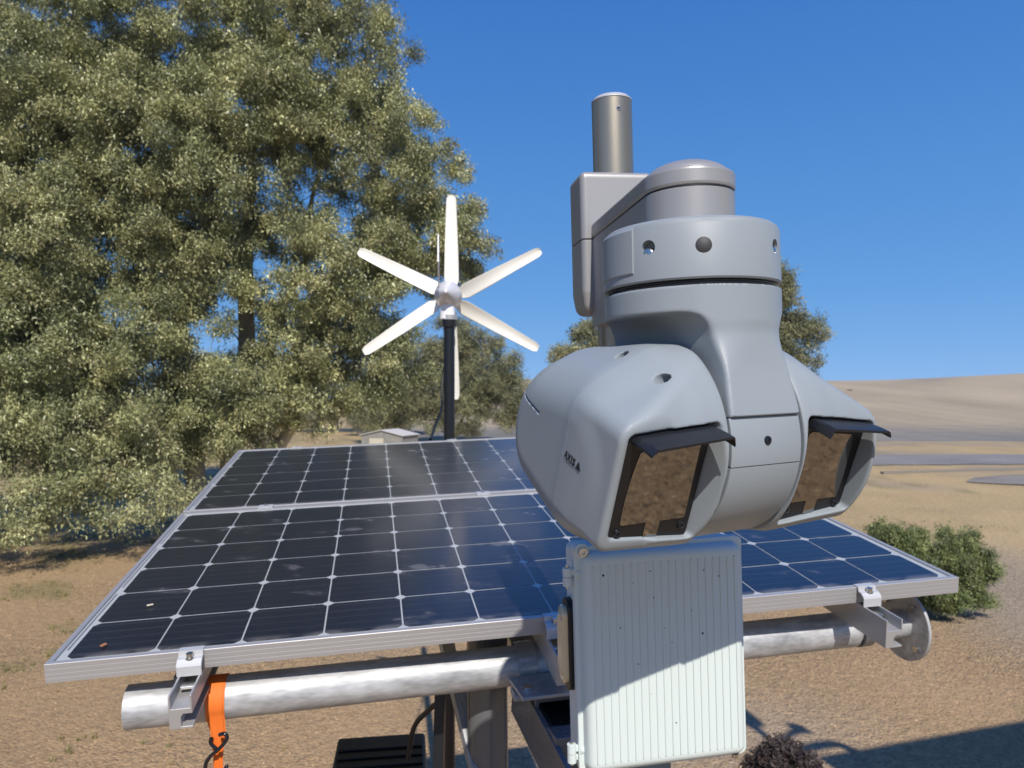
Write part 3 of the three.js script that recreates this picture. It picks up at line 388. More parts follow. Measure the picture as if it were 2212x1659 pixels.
{
  const o = F(803, 1668, 2.05), t = thing('battery_case', 'low black plastic case at the bottom edge left of the post', 'case', world(o), RIG.clone().multiply(rotY(R(8))));
  part('lid', rbox(0.27, 0.04, 0.24, 0.012).translate(0.02, -0.02, -0.1), black, t); part('body', rbox(0.26, 0.36, 0.22, 0.015).translate(0.02, -0.22, -0.1), black, t);
  for (let i = 0; i < 3; i++) part('rib', rbox(0.25, 0.006, 0.012, 0.003).translate(0.02, 0.003, -0.03 - 0.05 * i), black, t);
  const c = tag(part('cable', tube([F(955, 1510, 1.85), F(925, 1535, 1.9), F(895, 1570, 1.96), F(880, 1640, 2.0)].map(p => world(p)), 0.007, 30, 8), black, scene), 'black cable bending down into the black plastic case', 'cable');
}

// ---------------------------------------------------------------- mast and bracket
const LEAN = R(1.5), leanQ = RIG.clone().multiply(rotZ(LEAN));
{
  const top = F(1321, 219, 1.09), t = thing('mast', 'grey metal mast pipe standing up behind the surveillance camera', 'mast', world(top), leanQ), r = 0.030;
  const body = new Brush(smoothLathe([[0, -2.6], [r, -2.6], [r, -0.0035], [r - 0.0012, -0.003], [0, -0.003]], 64, 0.5)), hole = new Brush(new THREE.CylinderGeometry(0.0022, 0.0022, 0.03, 16).rotateX(Math.PI / 2).translate(0.006, -0.0215, 0.03)); body.updateMatrixWorld(); hole.updateMatrixWorld();
  part('pipe', new Evaluator().evaluate(body, hole, SUBTRACTION).geometry, mastMat, t);
  part('cap', smoothLathe([[0, 0.0045], [r - 0.004, 0.0035], [r + 0.0004, -0.001], [r + 0.0004, -0.0025], [r - 0.001, -0.0028], [0, -0.0028]], 64, 0.35), aluPale, t, { label: 'bright round cap' });
  part('screw', smoothLathe([[0.0012, 0], [0.0032, 0.0002], [0.0034, 0.0009], [0.0024, 0.0014], [0.0014, 0.0008]], 16).rotateX(Math.PI / 2).translate(0.006, -0.0215, 0.0293), steel, t);
  part('square_tube', rbox(0.11, 1.6, 0.09, 0.006).translate(-0.0, -0.615 - 0.8, 0.0), M([0.16, 0.22, 0.25], 0.5, 0.2), t, { label: 'blue-grey square tube behind the white box' });
}
const ringC = V(0.192, 0.1006, -0.78), ptzBase = ringC;
const HEAD = R(27), TILT = R(22);
{
  const t = thing('mount_bracket', 'worn grey metal arm bracket holding the surveillance camera to the mast', 'bracket', world(ringC), leanQ);
  const bx = -0.0475, bz = -0.25, yq = rotY(R(9)), up = [0.1005, 0.194], lo = [-0.002, 0.0993];
  const block = (y0, y1, tp) => { const H = y1 - y0, f = (x, y, z) => { const k = tp ? clamp((0.03 - (y - y0)) / 0.03) * 0.004 : 0; const qx = Math.abs(x) - 0.052 + 0.008 + k, qy = Math.abs(y - (y0 + y1) / 2) - H / 2 + 0.0022, qz = Math.abs(z) - 0.033 + 0.008 + k; const a = Math.hypot(Math.max(qx, 0), Math.max(qz, 0)) + Math.min(Math.max(qx, qz), 0) - 0.008; const b = qy - 0.0022; const edge = tp ? 0.014 : 0.010; const tE = tp ? -(y - y0) : y - y1; return Math.max(smax(a, tE, edge), b); }; return skin(f, [-0.06, y0 - 0.006, -0.042], [0.06, y1 + 0.006, 0.042], 0.0016).applyQuaternion(yq).translate(bx, 0, bz); };
  part('block', block(up[0], up[1], false), oldPaint, t); part('block', block(lo[0], lo[1], true), oldPaint, t);
  part('seam', rbox(0.098, 0.004, 0.06, 0.001).applyQuaternion(yq).translate(bx, 0.0999, bz), gapMat, t);
  // arm: hull of a disc over the camera and a flat end at the block
  const arm = (r, grow) => { const s = new THREE.Shape(), e = V(bx, 0, bz + 0.02), dir = e.clone().normalize(), n = V(dir.z, 0, -dir.x), w = 0.034 + grow, L = e.length(), al = Math.acos(clamp((r - w) / L, -1, 1)), pt = []; for (let i = 0; i <= 40; i++) { const a = al + (2 * Math.PI - 2 * al) * i / 40; pt.push(dir.clone().multiplyScalar(r * Math.cos(a)).addScaledVector(n, r * Math.sin(a))); } pt.push(e.clone().addScaledVector(n, -w), e.clone().addScaledVector(n, w)); pt.forEach((p, i) => i ? s.lineTo(p.x, -p.z) : s.moveTo(p.x, -p.z)); s.closePath(); return s; };
  part('arm', creased(extrude(arm(0.0485, 0), 0.118, 0.001, 1), 0.35).rotateX(-Math.PI / 2).translate(0, -0.0185, 0).translate(0, 0, 0), oldPaint, t, { label: 'lower half of the arm' });
  part('arm_cover', creased(new THREE.ExtrudeGeometry(arm(0.0495, 0.0008), { depth: 0.0125, bevelEnabled: true, bevelSize: 0.006, bevelThickness: 0.0045, bevelOffset: -0.006, bevelSegments: 3 }), 0.3).rotateX(-Math.PI / 2).translate(0, 0.1053 , 0), oldPaint, t, { label: 'upper cover of the arm' });
  part('seam', extrude(arm(0.0478, -0.0012), 0.004).rotateX(-Math.PI / 2).translate(0, 0.0985, 0), gapMat, t);
  const dome = []; for (let i = 0; i <= 14; i++) { const k = i / 14; dome.push([0.0438 * Math.sin(k * Math.PI / 2), 0.1222 - 0.001 + 0.0165 * Math.pow(Math.cos(k * Math.PI / 2), 1.2)]); }
  part('dome_cap', lathe(dome.reverse(), 64), oldPaint, t, { label: 'shallow round dome on the arm' });
}

// ---------------------------------------------------------------- the pan-tilt camera
{
  const t = thing('surveillance_camera', 'large grey twin-lens pan-tilt surveillance camera hanging in front of the mast', 'camera', world(ringC), leanQ), ev = new Evaluator(), RR = 0.0925;
  let body = new Brush(smoothLathe([[0, 0.0005], [0.088, 0.0005], [0.0912, 0.0008], [RR, 0.0025], [RR - 0.0006, 0.0545], [RR - 0.0022, 0.0585], [RR - 0.0055, 0.0612], [0.05, 0.0620], [0, 0.0620]], 160, 0.5)); body.updateMatrixWorld();
  const spots = [[R(-39), 0.0295], [R(51), 0.0300]];
  for (const [a, y] of spots) { const h = new Brush(new THREE.CylinderGeometry(0.0074, 0.0074, 0.05, 32).rotateX(Math.PI / 2 ).translate(0, 0, 0.1075).applyQuaternion(rotX(R(-3)).premultiply(rotY(a))).translate(0, y, 0)); h.updateMatrixWorld(); body = ev.evaluate(body, h, SUBTRACTION); body.updateMatrixWorld(); }
  const ring = part('base_ring', body.geometry, paint, t, { label: 'round grey base housing with screws' });
  for (const [a, y] of spots) part('screw', mg([smoothLathe([[0, 0.0022], [0.0010, 0.0022], [0.0016, 0.0030], [0.0048, 0.0026], [0.0060, 0.0012], [0.0060, -0.004]], 24)]).rotateX(Math.PI / 2).translate(-0.0014, -0.0010, 0.0892).applyQuaternion(rotY(a)).translate(0, y, 0), steel, ring);
  part('plug', smoothLathe([[0, 0.0022], [0.0055, 0.0018], [0.0078, 0.0004], [0.0082, -0.004]], 32).rotateX(Math.PI / 2).translate(0, 0, RR - 0.0008).applyQuaternion(rotY(R(-5.5))).translate(0, 0.0320, 0), M([0.045, 0.046, 0.048], 0.6), ring, { label: 'round dark rubber plug' });
  { // raised cover plate wrapped round the left of the ring
    const a0 = R(-95), a1 = R(-50), pos = [], idx = [], uv = [], n = 40; const rows = [[0.0100, -0.0012], [0.0105, 0.0006], [0.0117, 0.0014], [0.0540, 0.0009], [0.0575, -0.0016], [0.0600, -0.0045]];
    for (let i = 0; i <= n + 2; i++) { const end = i > n, k = Math.min(i, n) / n, a = a0 + (a1 - a0) * k + (end ? 0.006 : 0); for (const [y, dr] of rows) { const r = RR + (end ? Math.min(dr, -0.0012) : dr); pos.push(r * Math.sin(a), y, r * Math.cos(a)); uv.push(a * RR, y); } }
    const w = rows.length; for (let i = 0; i < n + 2; i++) for (let j = 0; j < w - 1; j++) { const p = i * w + j; idx.push(p, p + w, p + 1, p + w, p + w + 1, p + 1); }
    const g = new THREE.BufferGeometry(); g.setAttribute('position', new THREE.Float32BufferAttribute(pos, 3)); g.setAttribute('uv', new THREE.Float32BufferAttribute(uv, 2)); g.setIndex(idx); g.computeVertexNormals(); part('cover_plate', creased(g, 0.5), paint, ring);
  }
  part('gap_ring', smoothLathe([[0.06, 0.001], [0.0885, 0.001], [0.0895, -0.001], [0.0885, -0.0022], [0.0895, -0.0032], [0.0885, -0.0048], [0.06, -0.0048]], 96), blackGloss, t, { label: 'black gap between base and head' });
  // yoke: collar, waist and upper half of the drum, one smooth skin
  const headQ = rotY(HEAD), CY = -0.158, HW = 0.0455, RD = 0.103, SO = 1.17, SR = 1.085;
  const yoke = (x, y, z) => {
    const rad = Math.hypot(x, z), yy = y - CY;
    const collar = smax(rad - RR, Math.abs(y + 0.0178) - 0.0128, 0.003);
    const neckW = HW, rc = RR + 0.035 * sstep(-0.045, -0.15, y);
    let prof = smin(Math.max(Math.abs(z) - 0.0928, Math.abs(y + 0.09) - 0.085), Math.hypot(yy, z) - RD, 0.03);
    let slab = smax(Math.abs(x) - neckW + 0.004 * Math.exp(-Math.pow((y + 0.085) / 0.03, 2)), prof, 0.005); slab = smax(slab, rad - rc, 0.006);
    let d = smin(collar, slab, 0.025); d = smax(d, rad - RR - 0.035 * sstep(-0.045, -0.15, y), 0.0025);
    d = Math.max(d, y + 0.0050);
    if (yy < 0.06) d = smax(d, z * Math.sin(R(14.5)) - yy * Math.cos(R(14.5)), 0.0012);
    return d;
  };
  const yo = part('yoke', skin(yoke, [-0.1, -0.20, -0.112], [0.1, -0.003, 0.112], 0.0017), paint, t, { q: headQ, label: 'forked grey yoke carrying both camera pods' });
  const sector = (a0, a1, Ro, Ri, w, b) => { const s = new THREE.Shape(); s.absarc(0, 0, Ro, a0, a1, false); s.absarc(0, 0, Ri, a1, a0, true); s.closePath(); return creased(new THREE.ExtrudeGeometry(s, { depth: w - 2 * b, bevelEnabled: true, bevelSize: b, bevelThickness: b, bevelOffset: -b, bevelSegments: 2, curveSegments: 48 }), 0.4).translate(0, 0, -(w - 2 * b) / 2).applyMatrix4(new THREE.Matrix4().makeBasis(V(0, 0, 1), V(0, 1, 0), V(-1, 0, 0))).translate(0, CY, 0); };
  const pl = part('hatch', sector(R(-11.4), R(14.2), RD + 0.0002, 0.088, 2 * HW - 0.0008, 0.0007), paint, t, { q: headQ, label: 'flat square cover with a black screw between the pods' });
  part('screw', mg([smoothLathe([[0, 0.0012], [0.0012, 0.0012], [0.0016, 0.0022], [0.0040, 0.0016], [0.0048, -0.002]], 24)]).rotateX(Math.PI / 2).translate(0.0, 0, RD).applyQuaternion(rotX(R(-1.5))).translate(0, CY, 0), blackGloss, pl);
  part('drum', sector(R(-167), R(-12), RD, 0.07, 2 * HW - 0.0008, 0.0007), paint, t, { q: headQ, label: 'lower half of the drum' });
  part('drum_core', new THREE.CylinderGeometry(0.0985, 0.0985, 2 * HW + 0.006, 64).rotateZ(Math.PI / 2).translate(0, CY, 0), gapMat, t, { q: headQ });
  // pods in a frame tilted about the axis: o outward from the yoke, y up, z along the view
  const cone = (y, z, r1, r2, h) => { let px = Math.abs(y), py = -z; const b = (r1 - r2) / h, a = Math.sqrt(1 - b * b), k = -b * px + a * py; if (k < 0) return Math.hypot(px, py) - r1; if (k > a * h) return Math.hypot(px, py - h) - r2; return px * a + py * b - r1; };
  let scoops = [];
  const podF = side => (x, y, z) => SR * podU(side, (side * x - HW - 0.0034) / SO, y / SR, z / SR);
  const podU = (side, o, y, z) => {
    const tt = smax(0, o - 0.030, 0.010), cy = -0.22 * tt + 0.13 * Math.min(z, 0), r1 = 0.0955 - 0.38 * tt;
    let d = cone(y - cy, z, r1, r1 * 0.80, 0.080);
    d = smax(d, o - 0.098 - 0.12 * Math.min(z, 0), 0.030);
    let pr = smax(Math.abs(o - 0.049) - 0.049, smax(smax(-y - 0.0685 + 0.10 * (o - 0.05), y * 0.878 + o * 0.478 - 0.0916, 0.01), Math.hypot(y + 0.004, z + 0.016) - 0.111, 0.008), 0.010); pr = smax(pr, -z - 0.02, 0.05);
    d = smin(d, pr, 0.008); d = smax(d, -o, 0.0016); if (side < 0) d = smax(d, z - 0.0785 - 0.7 * Math.max(0, 0.055 - o), 0.005);
    const ob = o < 0.05 ? o + 0.35 * Math.max(0, z - 0.073) : o; const qx = Math.abs(ob - 0.050) - 0.0405 + 0.005, qy = Math.abs(y + 0.0015) - 0.0518 + 0.105 * (o - 0.05) + 0.005, pk = Math.max(Math.hypot(Math.max(qx, 0), Math.max(qy, 0)) + Math.min(Math.max(qx, qy), 0) - 0.005, 0.073 - z);
    d = smax(d, -pk, 0.003);
    for (const [ho, hy, hz] of scoops) { const ax = clamp(((o - ho) * 0.90 + (y - hy) * 0.436) / 0.03, 0, 1) * 0.03; const c = Math.hypot(o - ho - ax * 0.90, y - hy - ax * 0.436, z - hz) - 0.0058; d = smax(d, -c, 0.001); }
    const gr = Math.max(Math.abs(y - 0.004) - 0.0011, z + 0.066, 0.03 - o); if (gr > -0.01) d = Math.max(d, Math.min(d + 0.0022, -gr));
    return d;
  };
  const logoTex = (() => { const c = document.createElement('canvas'); c.width = 512; c.height = 256; const x = c.getContext('2d'); x.fillStyle = '#fff'; x.clearRect(0, 0, 512, 256); x.fillStyle = '#15181c'; x.strokeStyle = '#15181c'; x.font = 'bold 140px sans-serif'; const wA = x.measureText('AXIS').width; x.save(); x.translate(6, 168); x.transform(338 / wA, 0, -0.08, 1.12, 0, 0); x.lineWidth = 4; x.fillText('AXIS', 0, 0); x.strokeText('AXIS', 0, 0); x.restore(); x.beginPath(); x.moveTo(432, 40); x.lineTo(505, 170); x.lineTo(360, 170); x.closePath(); x.fill(); x.globalCompositeOperation = 'destination-out'; x.lineWidth = 7; x.strokeStyle = '#000'; x.beginPath(); x.moveTo(360, 152); x.lineTo(420, 122); x.lineTo(446, 132); x.lineTo(462, 172); x.stroke(); x.globalCompositeOperation = 'source-over'; x.fillStyle = '#15181c'; x.font = 'bold 34px sans-serif'; let px = 12; for (const ch of 'COMMUNICATIONS') { x.fillText(ch, px, 216); px += ch === 'I' ? 26 : ch === 'M' ? 39 : 35.5; } const t2 = new THREE.CanvasTexture(c); t2.colorSpace = THREE.SRGBColorSpace; return t2; })();
  const trap = () => { const s = new THREE.Shape(), hi = 0.0555, ho = 0.0475; s.moveTo(-0.036, -hi); s.lineTo(0.036, -ho); s.quadraticCurveTo(0.04, -ho, 0.04, -ho + 0.004); s.lineTo(0.04, ho - 0.004); s.quadraticCurveTo(0.04, ho, 0.036, ho); s.lineTo(-0.036, hi); s.quadraticCurveTo(-0.04, hi, -0.04, hi - 0.004); s.lineTo(-0.04, -hi + 0.004); s.quadraticCurveTo(-0.04, -hi, -0.036, -hi); return s; };
  const mirror = M([0.32, 0.315, 0.31], 0.035, 1), visorM = M([0.011, 0.013, 0.017], 0.45);
  for (const side of [-1, 1]) {
    const f = podF(side), lo = side < 0 ? [-0.185, -0.122, -0.19] : [0.040, -0.122, -0.19], hi = side < 0 ? [-0.040, 0.122, 0.115] : [0.185, 0.122, 0.115];
    const q = headQ.clone().multiply(rotX(TILT)), p = V(0, CY, 0);
    const inv = leanQ.clone().multiply(q).invert(), ro = V(0, EYE, 0).sub(world(ringC).add(p.clone().applyQuaternion(leanQ))).applyQuaternion(inv);
    const hit = (px, py) => { const dir = V((px - 1106) / 1564, (829.5 - py) / 1564, -1).normalize().applyQuaternion(RIG).applyQuaternion(inv); let s2 = 0.3; for (let i = 0; i < 200; i++) { const v = ro.clone().addScaledVector(dir, s2); s2 += Math.min(0.02, f(v.x, v.y, v.z) * 0.7); } return ro.clone().addScaledVector(dir, s2); };
    if (side < 0) scoops = [[1357, 758], [1445, 808]].map(h => { const v = hit(...h); return [(-v.x - HW - 0.0034) / SO - 0.003, v.y / SR - 0.0085, v.z / SR]; });
    const pod = part('camera_pod', skin(f, lo, hi, 0.0018), paint, t, { q, p, label: side < 0 ? 'left camera pod with maker lettering on its flank' : 'right camera pod' });
    const cx = side * (HW + 0.0034 + 0.050 * SO);   // x counts outward
    const flip = (g, even) => { g = g.index ? g.toNonIndexed() : g; if (even) g.translate(even * 0.0315 * (SO - 1), -0.0455 * (SR - 1), 0.0765 * (SR - 1)); else g.scale(SO, SR, SR); if (side < 0) { g.scale(-1, 1, 1); for (const k of ['position', 'normal', 'uv']) { const a = g.attributes[k]; if (!a) continue; const s = a.itemSize, A = a.array; for (let i = 0; i < A.length; i += 3 * s) for (let j = 0; j < s; j++) { const tmp = A[i + j]; A[i + j] = A[i + 2 * s + j]; A[i + 2 * s + j] = tmp; } } } return g.translate(cx, 0, 0); };
    part('window_frame', flip(extrude(trap(), 0.0022, 0.0006, 1).translate(0, -0.0015, 0.0732)), black, pod, { label: 'black frame around the mirror window' });
    const s = new THREE.Shape(); // mirror glass with two notched lower corners and a tab
    s.moveTo(-0.0305, -0.043); s.lineTo(-0.0085, -0.043); s.lineTo(-0.0085, -0.0595); s.lineTo(0.0055, -0.0595); s.lineTo(0.0055, -0.043); s.lineTo(0.0285, -0.043); s.quadraticCurveTo(0.0305, -0.043, 0.0308, -0.040); s.quadraticCurveTo(0.0325, -0.005, 0.0265, 0.030); s.quadraticCurveTo(0.0255, 0.034, 0.0225, 0.0345); s.lineTo(-0.0275, 0.0405); s.quadraticCurveTo(-0.0310, 0.040, -0.0315, 0.036); s.lineTo(-0.0335, -0.040); s.quadraticCurveTo(-0.0332, -0.043, -0.0305, -0.043);
    part('window_glass', flip(extrude(s, 0.0005, 0.0003, 1).scale(1, 0.905, 1).translate(0, 0.0005, 0.0760)), mirror, pod, { label: 'bronze mirror-like window' });
    for (const k of [-1, 1]) part('screw', flip(smoothLathe([[0, 0.001], [0.0013, 0.001], [0.0017, 0.0022], [0.0036, 0.0016], [0.0044, -0.001]], 24).rotateX(Math.PI / 2).translate(k * 0.0315, -0.0455, 0.0765), k), blackGloss, pod);
    { // visor: folded black sheet from the top of the pocket forward
      const cs = [[-0.0400, -0.008], [-0.0375, -0.0012], [-0.036, 0], [0.034, 0], [0.036, -0.0012], [0.0385, -0.0045]], rows = [[0.0745, 0.0480, 0.95], [0.087, 0.0495, 0.97], [0.098, 0.0502, 0.98], [0.1055, 0.0500, 0.99]], pos = [], idx = [], th = 0.0022, W = cs.length;
      for (const sgn of [0, 1]) for (const [z, y, k] of rows) for (const [x, d] of cs) pos.push(x * k, y - 0.095 * x + d * (0.8 + 0.2 * (z - 0.06) / 0.05) - sgn * th, z);
      const N = rows.length * W; for (let r = 0; r < rows.length - 1; r++) for (let c2 = 0; c2 < W - 1; c2++) { const a = r * W + c2; idx.push(a, a + W, a + 1, a + 1, a + W, a + W + 1); const b = a + N; idx.push(b, b + 1, b + W, b + 1, b + W + 1, b + W); }
      for (let c2 = 0; c2 < W - 1; c2++) { const a = (rows.length - 1) * W + c2; idx.push(a, a + N, a + 1, a + 1, a + N, a + N + 1); const b = c2; idx.push(b, b + 1, b + N, b + 1, b + 1 + N, b + N); }
      for (let r = 0; r < rows.length - 1; r++) { const a = r * W, b = r * W + W - 1; idx.push(a, a + N, a + W, a + W, a + N, a + W + N); idx.push(b, b + W, b + N, b + W, b + W + N, b + N); }
      const g = new THREE.BufferGeometry(); g.setAttribute('position', new THREE.Float32BufferAttribute(pos, 3)); g.setAttribute('uv', new THREE.Float32BufferAttribute(new Array(pos.length / 3 * 2).fill(0), 2)); g.setIndex(idx); g.computeVertexNormals();
      part('visor', flip(creased(g, 0.5)), visorM, pod, { label: 'black sun visor over the window' });
    }
    if (side < 0) { // lettering wrapped on the flank
      const c0 = hit(1236, 997), pos = [], uv = [], idx = [], nor = [], w = 0.034, h = 0.017, n = 12;
      for (let j = 0; j <= n; j++) for (let i = 0; i <= n; i++) { let x = -0.19, y = c0.y + (j / n - 0.5) * h, z = c0.z + (i / n - 0.5) * w; for (let k = 0; k < 80; k++) x += clamp(f(x, y, z) * 0.7, -0.01, 0.01); pos.push(x - 0.0004, y, z); uv.push(i / n, j / n); }
      for (let j = 0; j < n; j++) for (let i = 0; i < n; i++) { const a = j * (n + 1) + i; idx.push(a, a + 1, a + n + 1, a + 1, a + n + 2, a + n + 1); }
      const g = new THREE.BufferGeometry(); g.setAttribute('position', new THREE.Float32BufferAttribute(pos, 3)); g.setAttribute('uv', new THREE.Float32BufferAttribute(uv, 2)); g.setIndex(idx); g.computeVertexNormals();
      part('lettering', g, new THREE.MeshStandardMaterial({ map: logoTex, transparent: true, alphaTest: 0.5, roughness: 0.5 }), pod);
    }
  }
}

// ---------------------------------------------------------------- ribbed white box
const boxQ = RIG.clone().multiply(rotZ(LEAN)).multiply(rotY(R(10.7))), boxO = F(1442, 1420, 0.985);
{
  const t = thing('equipment_box', 'pale mint white ribbed equipment box on the mast below the camera', 'box', world(boxO), boxQ), w = 0.226, h = 0.291;
  const f = (x, y, z) => { const k = Math.max(0, -z) * 0.16, qx = Math.abs(x) - w / 2 - k + 0.012, qy = Math.abs(y) - h / 2 - k + 0.012; const a = Math.hypot(Math.max(qx, 0), Math.max(qy, 0)) + Math.min(Math.max(qx, qy), 0) - 0.012; return smax(smax(a, z, 0.012), -z - 0.020, 0.001); };
  const lid = part('lid', skin(f, [-0.135, -0.168, -0.042], [0.135, 0.168, 0.006], 0.0022), enclosureMat, t, { label: 'ribbed lid' });
  part('rim', extrude(rrect(w + 0.020, h + 0.018, 0.010), 0.010, 0.002).translate(0, 0, -0.0305), enclosureMat, t);
  part('body', extrude(rrect(w + 0.014, h + 0.012, 0.010), 0.036, 0.002).translate(0, 0, -0.071), enclosureMat, t);
  for (let i = 0; i < 20; i++) { const x = -0.102 + i * 0.01072; part('rib', rbox(0.0021, h - 0.026, 0.0040, 0.0009, 2).translate(x, -0.001, -0.0002), enclosureMat, lid); }
  const pin = new THREE.CylinderGeometry(0.0026, 0.0026, 0.032, 16);
  for (const [y, s] of [[0.106, 1], [-0.118, 1]]) { const hg = part('hinge', mg([new THREE.CylinderGeometry(0.0062, 0.0062, 0.0118, 20).translate(0, 0.0063, 0), new THREE.CylinderGeometry(0.0062, 0.0062, 0.0118, 20).translate(0, -0.0063, 0), rbox(0.016, 0.009, 0.006, 0.002).translate(0.010, 0.006, 0), rbox(0.014, 0.008, 0.006, 0.002).translate(0.008, -0.0075, -0.003), new THREE.CylinderGeometry(0.001, 0.006, 0.022, 12, 1).rotateZ(-Math.PI / 2).scale(1, 1, 0.6).translate(0.022, 0.0045, 0.004)]), enclosureMat, t, { p: V(-0.1315, y * 1.07, -0.024) }); part('pin', pin, steel, hg); }
  const ear = part('ear', new THREE.CylinderGeometry(0.010, 0.010, 0.022, 24).rotateX(Math.PI / 2), enclosureMat, t, { p: V(-0.1145, 0.150, -0.020) }); part('bolt', smoothLathe([[0, 0.002], [0.0026, 0.002], [0.003, 0.005], [0.0058, 0.005], [0.0062, 0.004], [0.0062, -0.003]], 24).rotateX(Math.PI / 2).translate(0.001, -0.0005, 0.011), steel, ear);
  part('latch_screw', smoothLathe([[0, 0.004], [0.004, 0.003], [0.005, -0.003]], 20).rotateX(Math.PI).translate(0.105, -0.156, -0.02), steel, t);
  part('cable_gland', new THREE.CylinderGeometry(0.011, 0.011, 0.02, 20).translate(0.048, -0.150, -0.05), black, t);
  const sp = M([0.02, 0.018, 0.015], 0.8), S = [[-0.088, 0.118], [-0.047, 0.105], [-0.022, 0.119], [-0.017, 0.083], [-0.066, 0.046], [-0.004, 0.04], [0.037, 0.061], [0.056, 0.115], [0.101, 0.131], [0.052, 0.028], [0.078, 0.105], [-0.042, -0.005], [0.006, 0.02], [0.01, -0.09], [-0.026, -0.047]]; // specks of dirt
  part('dirt', mg(S.map(([x, y], i) => new THREE.SphereGeometry(0.0010 + 0.0005 * (i % 3 === 0), 8, 6).scale(1, 1, 0.4).translate(x, y, 0.0003))), sp, lid, { kind: 'stuff' });
  const L = thing('marker_light', 'amber ribbed marker light in a black base on the left side of the white box', 'light', world(V(-0.1210, 0.013, -0.052).applyQuaternion(rotZ(LEAN).multiply(rotY(R(10.7)))).add(boxO)), boxQ);
  part('base', extrude(rrect(0.036, 0.128, 0.016), 0.006, 0.0015).rotateY(-Math.PI / 2), black, L);
  const lens = M([0.62, 0.53, 0.34], 0.12, 0.1, { clearcoat: 1, clearcoatRoughness: 0.05 }); part('lens', extrude(rrect(0.027, 0.108, 0.013), 0.006, 0.003, 3).rotateY(-Math.PI / 2).translate(-0.006, 0, 0), lens, L);
  for (let i = 0; i < 4; i++) part('lens_rib', new THREE.CapsuleGeometry(0.0028, 0.082 - 0.012 * (i % 3 === 0), 4, 10).translate(-0.0145, 0, -0.009 + i * 0.006), lens, L);
}

// ---------------------------------------------------------------- wind turbine
{
  const D = 4.7, hub = F(967, 636, D), t = thing('wind_turbine', 'small white six-blade wind turbine on a black pole behind the panels', 'wind turbine', world(hub)), cream = M([0.80, 0.79, 0.71], 0.45), wht = M([0.80, 0.80, 0.80], 0.35);
  const bladeGeo = (L, flip) => { // twisted tapering plate along +y
    const pos = [], idx = [], n = 28, K = 13; for (let i = 0; i <= n; i++) { const k = i / n, y = 0.045 + (L - 0.045) * k, c = (0.050 + 0.058 * sstep(0, 0.12, k) - 0.044 * clamp((k - 0.12) / 0.88)) * (k > 0.96 ? 1 - 0.35 * (k - 0.96) / 0.04 : 1), tw = R(28 - 22 * sstep(0, 0.7, k)), th = 0.011 * (1 - 0.5 * k); for (let j = 0; j < K; j++) { const a = j / K * 2 * Math.PI, x = Math.cos(a) * c / 2 + (0.018 - 0.018 * k) * 0.6, z = Math.sin(a) * th / 2 + 0.006 * Math.cos(2 * a); pos.push(x * Math.cos(tw) + z * Math.sin(tw), y, -x * Math.sin(tw) + z * Math.cos(tw)); } }
    for (let i = 0; i < n; i++) for (let j = 0; j < K; j++) { const a = i * K + j, b = i * K + (j + 1) % K; idx.push(a, a + K, b, b, a + K, b + K); } const tip = pos.length / 3; pos.push(0, L + 0.004, 0); for (let j = 0; j < K; j++) idx.push(n * K + j, tip, n * K + (j + 1) % K);
    const g = new THREE.BufferGeometry(); g.setAttribute('position', new THREE.Float32BufferAttribute(pos, 3)); g.setAttribute('uv', new THREE.Float32BufferAttribute(new Array(pos.length / 3 * 2).fill(0), 2)); g.setIndex(idx); g.computeVertexNormals(); return g; };
  const bg = bladeGeo(0.685);
  [[970, 424], [1168, 533], [1175, 757], [980, 876], [772, 761], [770, 536]].forEach(([x, y], i) => { const v = F(x, y, D).sub(hub), a = Math.atan2(v.x, v.y); part('blade', bg, cream, t, { q: rotZ(-a), p: V(0, 0, -0.16) }); });
  part('hub', smoothLathe([[0, 0.15], [0.010, 0.146], [0.04, 0.10], [0.078, 0.03], [0.088, 0.0], [0.090, -0.08], [0.07, -0.10], [0, -0.10]], 40, 0.5).rotateX(Math.PI / 2), M([0.62, 0.62, 0.63], 0.3, 0.1), t, { label: 'pointed grey-white nose cone' });
  part('generator', mg([smoothLathe([[0, -0.12], [0.05, -0.12], [0.062, -0.14], [0.062, -0.19], [0.03, -0.24], [0, -0.25]], 40, 0.4).rotateX(Math.PI / 2), new THREE.CylinderGeometry(0.042, 0.05, 0.12, 24).translate(0, -0.10, 0)]), wht, t);
  part('fin', bar(V(-0.050, 0.12, 0.08), V(-0.027, 0.24, 0.34), 0.008, 0.20), wht, t, { label: 'thin upright tail fin' });
  const pole = rod(V(0.01, -0.17, 0), V(0.012, -3.9, 0), 0.036, 0.036, 24); part('pole', mg([pole, new THREE.CylinderGeometry(0.05, 0.047, 0.05, 24).translate(0.01, -0.185, 0)]), M([0.008, 0.010, 0.013], 0.35), t, { label: 'black round pole' });
  part('collar', new THREE.CylinderGeometry(0.052, 0.052, 0.03, 24).translate(0.01, -0.15, 0), alu, t);
  tag(part('cable', tube([F(962, 780, D + 0.05), F(955, 830, D), F(954, 880, D - 0.1), F(940, 920, D - 0.4), F(930, 950, D - 0.8)].map(p => world(p)), 0.008, 40, 8), black, scene), 'thin black cable running down beside the turbine pole', 'cable');
}

